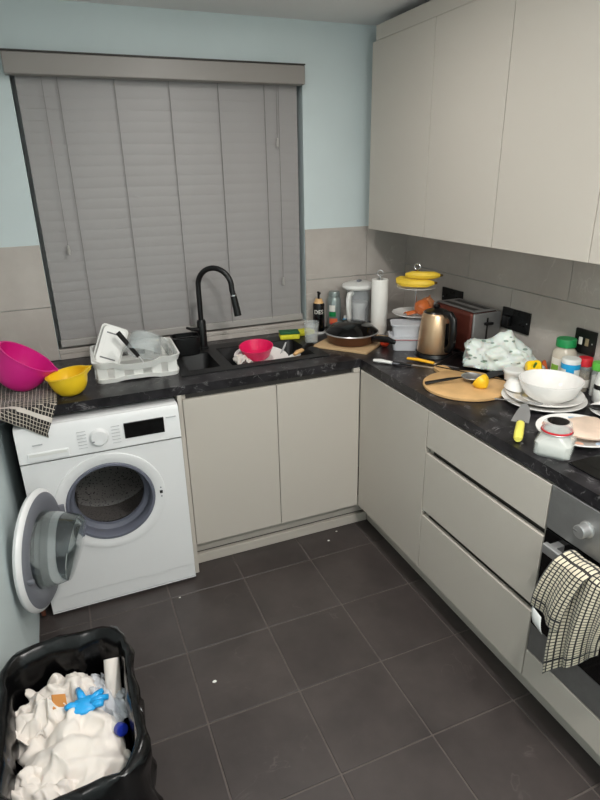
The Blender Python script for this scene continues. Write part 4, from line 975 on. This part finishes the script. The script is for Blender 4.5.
def scrap(name, label, cat, off, sx, sy, hgt, seed, mat, rz=0, fr=2.6, n=30, group=None, tilt=(0, 0)):
    def fn(u, v):
        a, b = 2 * u - 1, 2 * v - 1
        e = 1 + .16 * N(Vector((a * 1.6, b * 1.6, seed)))
        dome = max(0, 1 - .55 * (a * a + b * b))
        return (a * sx * e + .01 * N(Vector((a * 5, b * 5, seed + 3))), b * sy * e + .01 * N(Vector((a * 5, b * 5, seed + 9))), hgt * dome + .6 * hgt * crease((a, b, 0), int(seed * 10), .6, 5) + .012 * crease((a, b, 0), int(seed * 7) + 3, 1.5, 3))
    t = thing(name, label, cat, BC + Vector(off), rot=(tilt[0], tilt[1], rz), group=group)
    grid('sheet', n + 14, n + 14, fn, mat, t, .0015, smooth='all'); return t
gp = 'used kitchen paper in the bin'
tag(loft('rubbish_heap', [[(x * .225 + BC.x, y / 1.6 * .37 + BC.y, .31) for x, y in base], [(x * .232 + BC.x, y / 1.6 * .38 + BC.y, .395 + .01 * N(Vector((x * 3, y * 3, 0)))) for x, y in base], [(x * .12 + BC.x, y / 1.6 * .2 + BC.y, .41) for x, y in base]], 'bin_grey', None, True, True), 'dark lower rubbish filling the bin under the papers', 'rubbish')
scrap('kitchen_paper', 'large white crumpled paper sheet across the front of the bin', 'paper', (-.005, -.05, .435), .105, .12, .05, 1.5, 'tissue', .3, group=gp)
scrap('kitchen_paper', 'white crumpled paper near the front left of the bin', 'paper', (-.075, -.12, .43), .06, .085, .04, 4.2, 'tissue', .9, group=gp)
scrap('kitchen_paper', 'white paper peak standing at the left side of the bin', 'paper', (-.085, .06, .44), .05, .07, .055, 7.7, 'tissue', 1.7, 2.0, group=gp, tilt=(0, .25))
scrap('kitchen_paper', 'cream crumpled paper at the back behind the blue glove', 'paper', (-.02, .125, .435), .075, .065, .045, 2.9, 'tissue', .2, group=gp)
scrap('plastic_wrapper', 'grey-green clear wrapper at the back right of the bin', 'wrapper', (.085, .09, .43), .04, .09, .03, 5.1, 'frosted', .4, group=None)
# blue glove: palm with five short fingers
gv = thing('rubber_glove', 'bright blue disposable glove lying on the papers in the bin', 'glove', BC + Vector((.03, .045, .485)), rot=(0, radians(4), radians(10)))
bm = bmesh.new()
bmesh.ops.create_icosphere(bm, subdivisions=3, radius=1)
for v in bm.verts:
    n = v.co.copy(); v.co = Vector((n.x * .034, n.y * .026, n.z * .012 + .004 * N(n * 2.5)))
for k, (a, L) in enumerate(((95, .055), (20, .05), (-5, .055), (-30, .045), (165, .045))):
    dv = Vector((cos(radians(a)), sin(radians(a)), 0)); tube_into(bm, [dv * .015, dv * .035 + Vector((0, 0, .006)), dv * L + Vector((0, 0, .002 + .004 * (k % 2)))], [.011, .009, .007], 8)
mesh_obj('glove', bm, 'blue_glove', gv, 'all')
cr = thing('card_scrap', 'small brown card scrap beside the blue glove', 'scrap', BC + Vector((-.03, .075, .492)), rot=(radians(30), radians(20), .4)); prism('card', [(-.018, -.014), (.016, -.018), (.02, .012), (-.012, .02)], 0, .004, 'brown_card', cr)
pb = thing('drinks_bottle', 'clear crushed bottle with a royal blue cap at the right of the bin', 'bottle', BC + Vector((.10, -.035, .462)), rot=(radians(62), 0, radians(25)))
lathe('body', [(0, 0), (.026, 0), (.03, .01), (.029, .07), (.012, .1), (0, .1)], 'clear_plastic', pb, 24, loc=(0, 0, -.1), fn=lambda r, a, z: (r * (1 + .15 * cos(3 * a + z * 40)) * cos(a), r * .8 * sin(a), z)); lathe('cap', [(0, .0005), (.0145, .0005), (.0145, .018), (.012, .02), (0, .02)], 'royal_blue', pb, 20)
tubeb = tag(tube('cardboard_tube', [BC + Vector((.095, .08, .425)), BC + Vector((.105, .155, .50))], .02, 'tissue', None, 18), 'pale cardboard tube standing at the right back of the bin', 'tube')

# crumbs on the floor
for (x, y, r), wh in zip(((-.905, -.62, .006), (-.10, .035, .004), (-.17, -.02, .0045), (-.93, -.13, .0035)), ('in the middle of the left tiles', 'by the corner plinth', 'in front of the corner plinth', 'beside the washing machine foot')):
    tag(lathe('crumb', [(0, 0), (r, .0005), (r * .8, r * .5), (0, r * .7)], 'paper', None, 7, loc=(x, y, .0002), fn=lambda q, a, z: (q * 1.4 * cos(a), q * sin(a), z)), 'tiny white crumb on the dark floor ' + wh, 'crumb', 'crumbs on the floor')
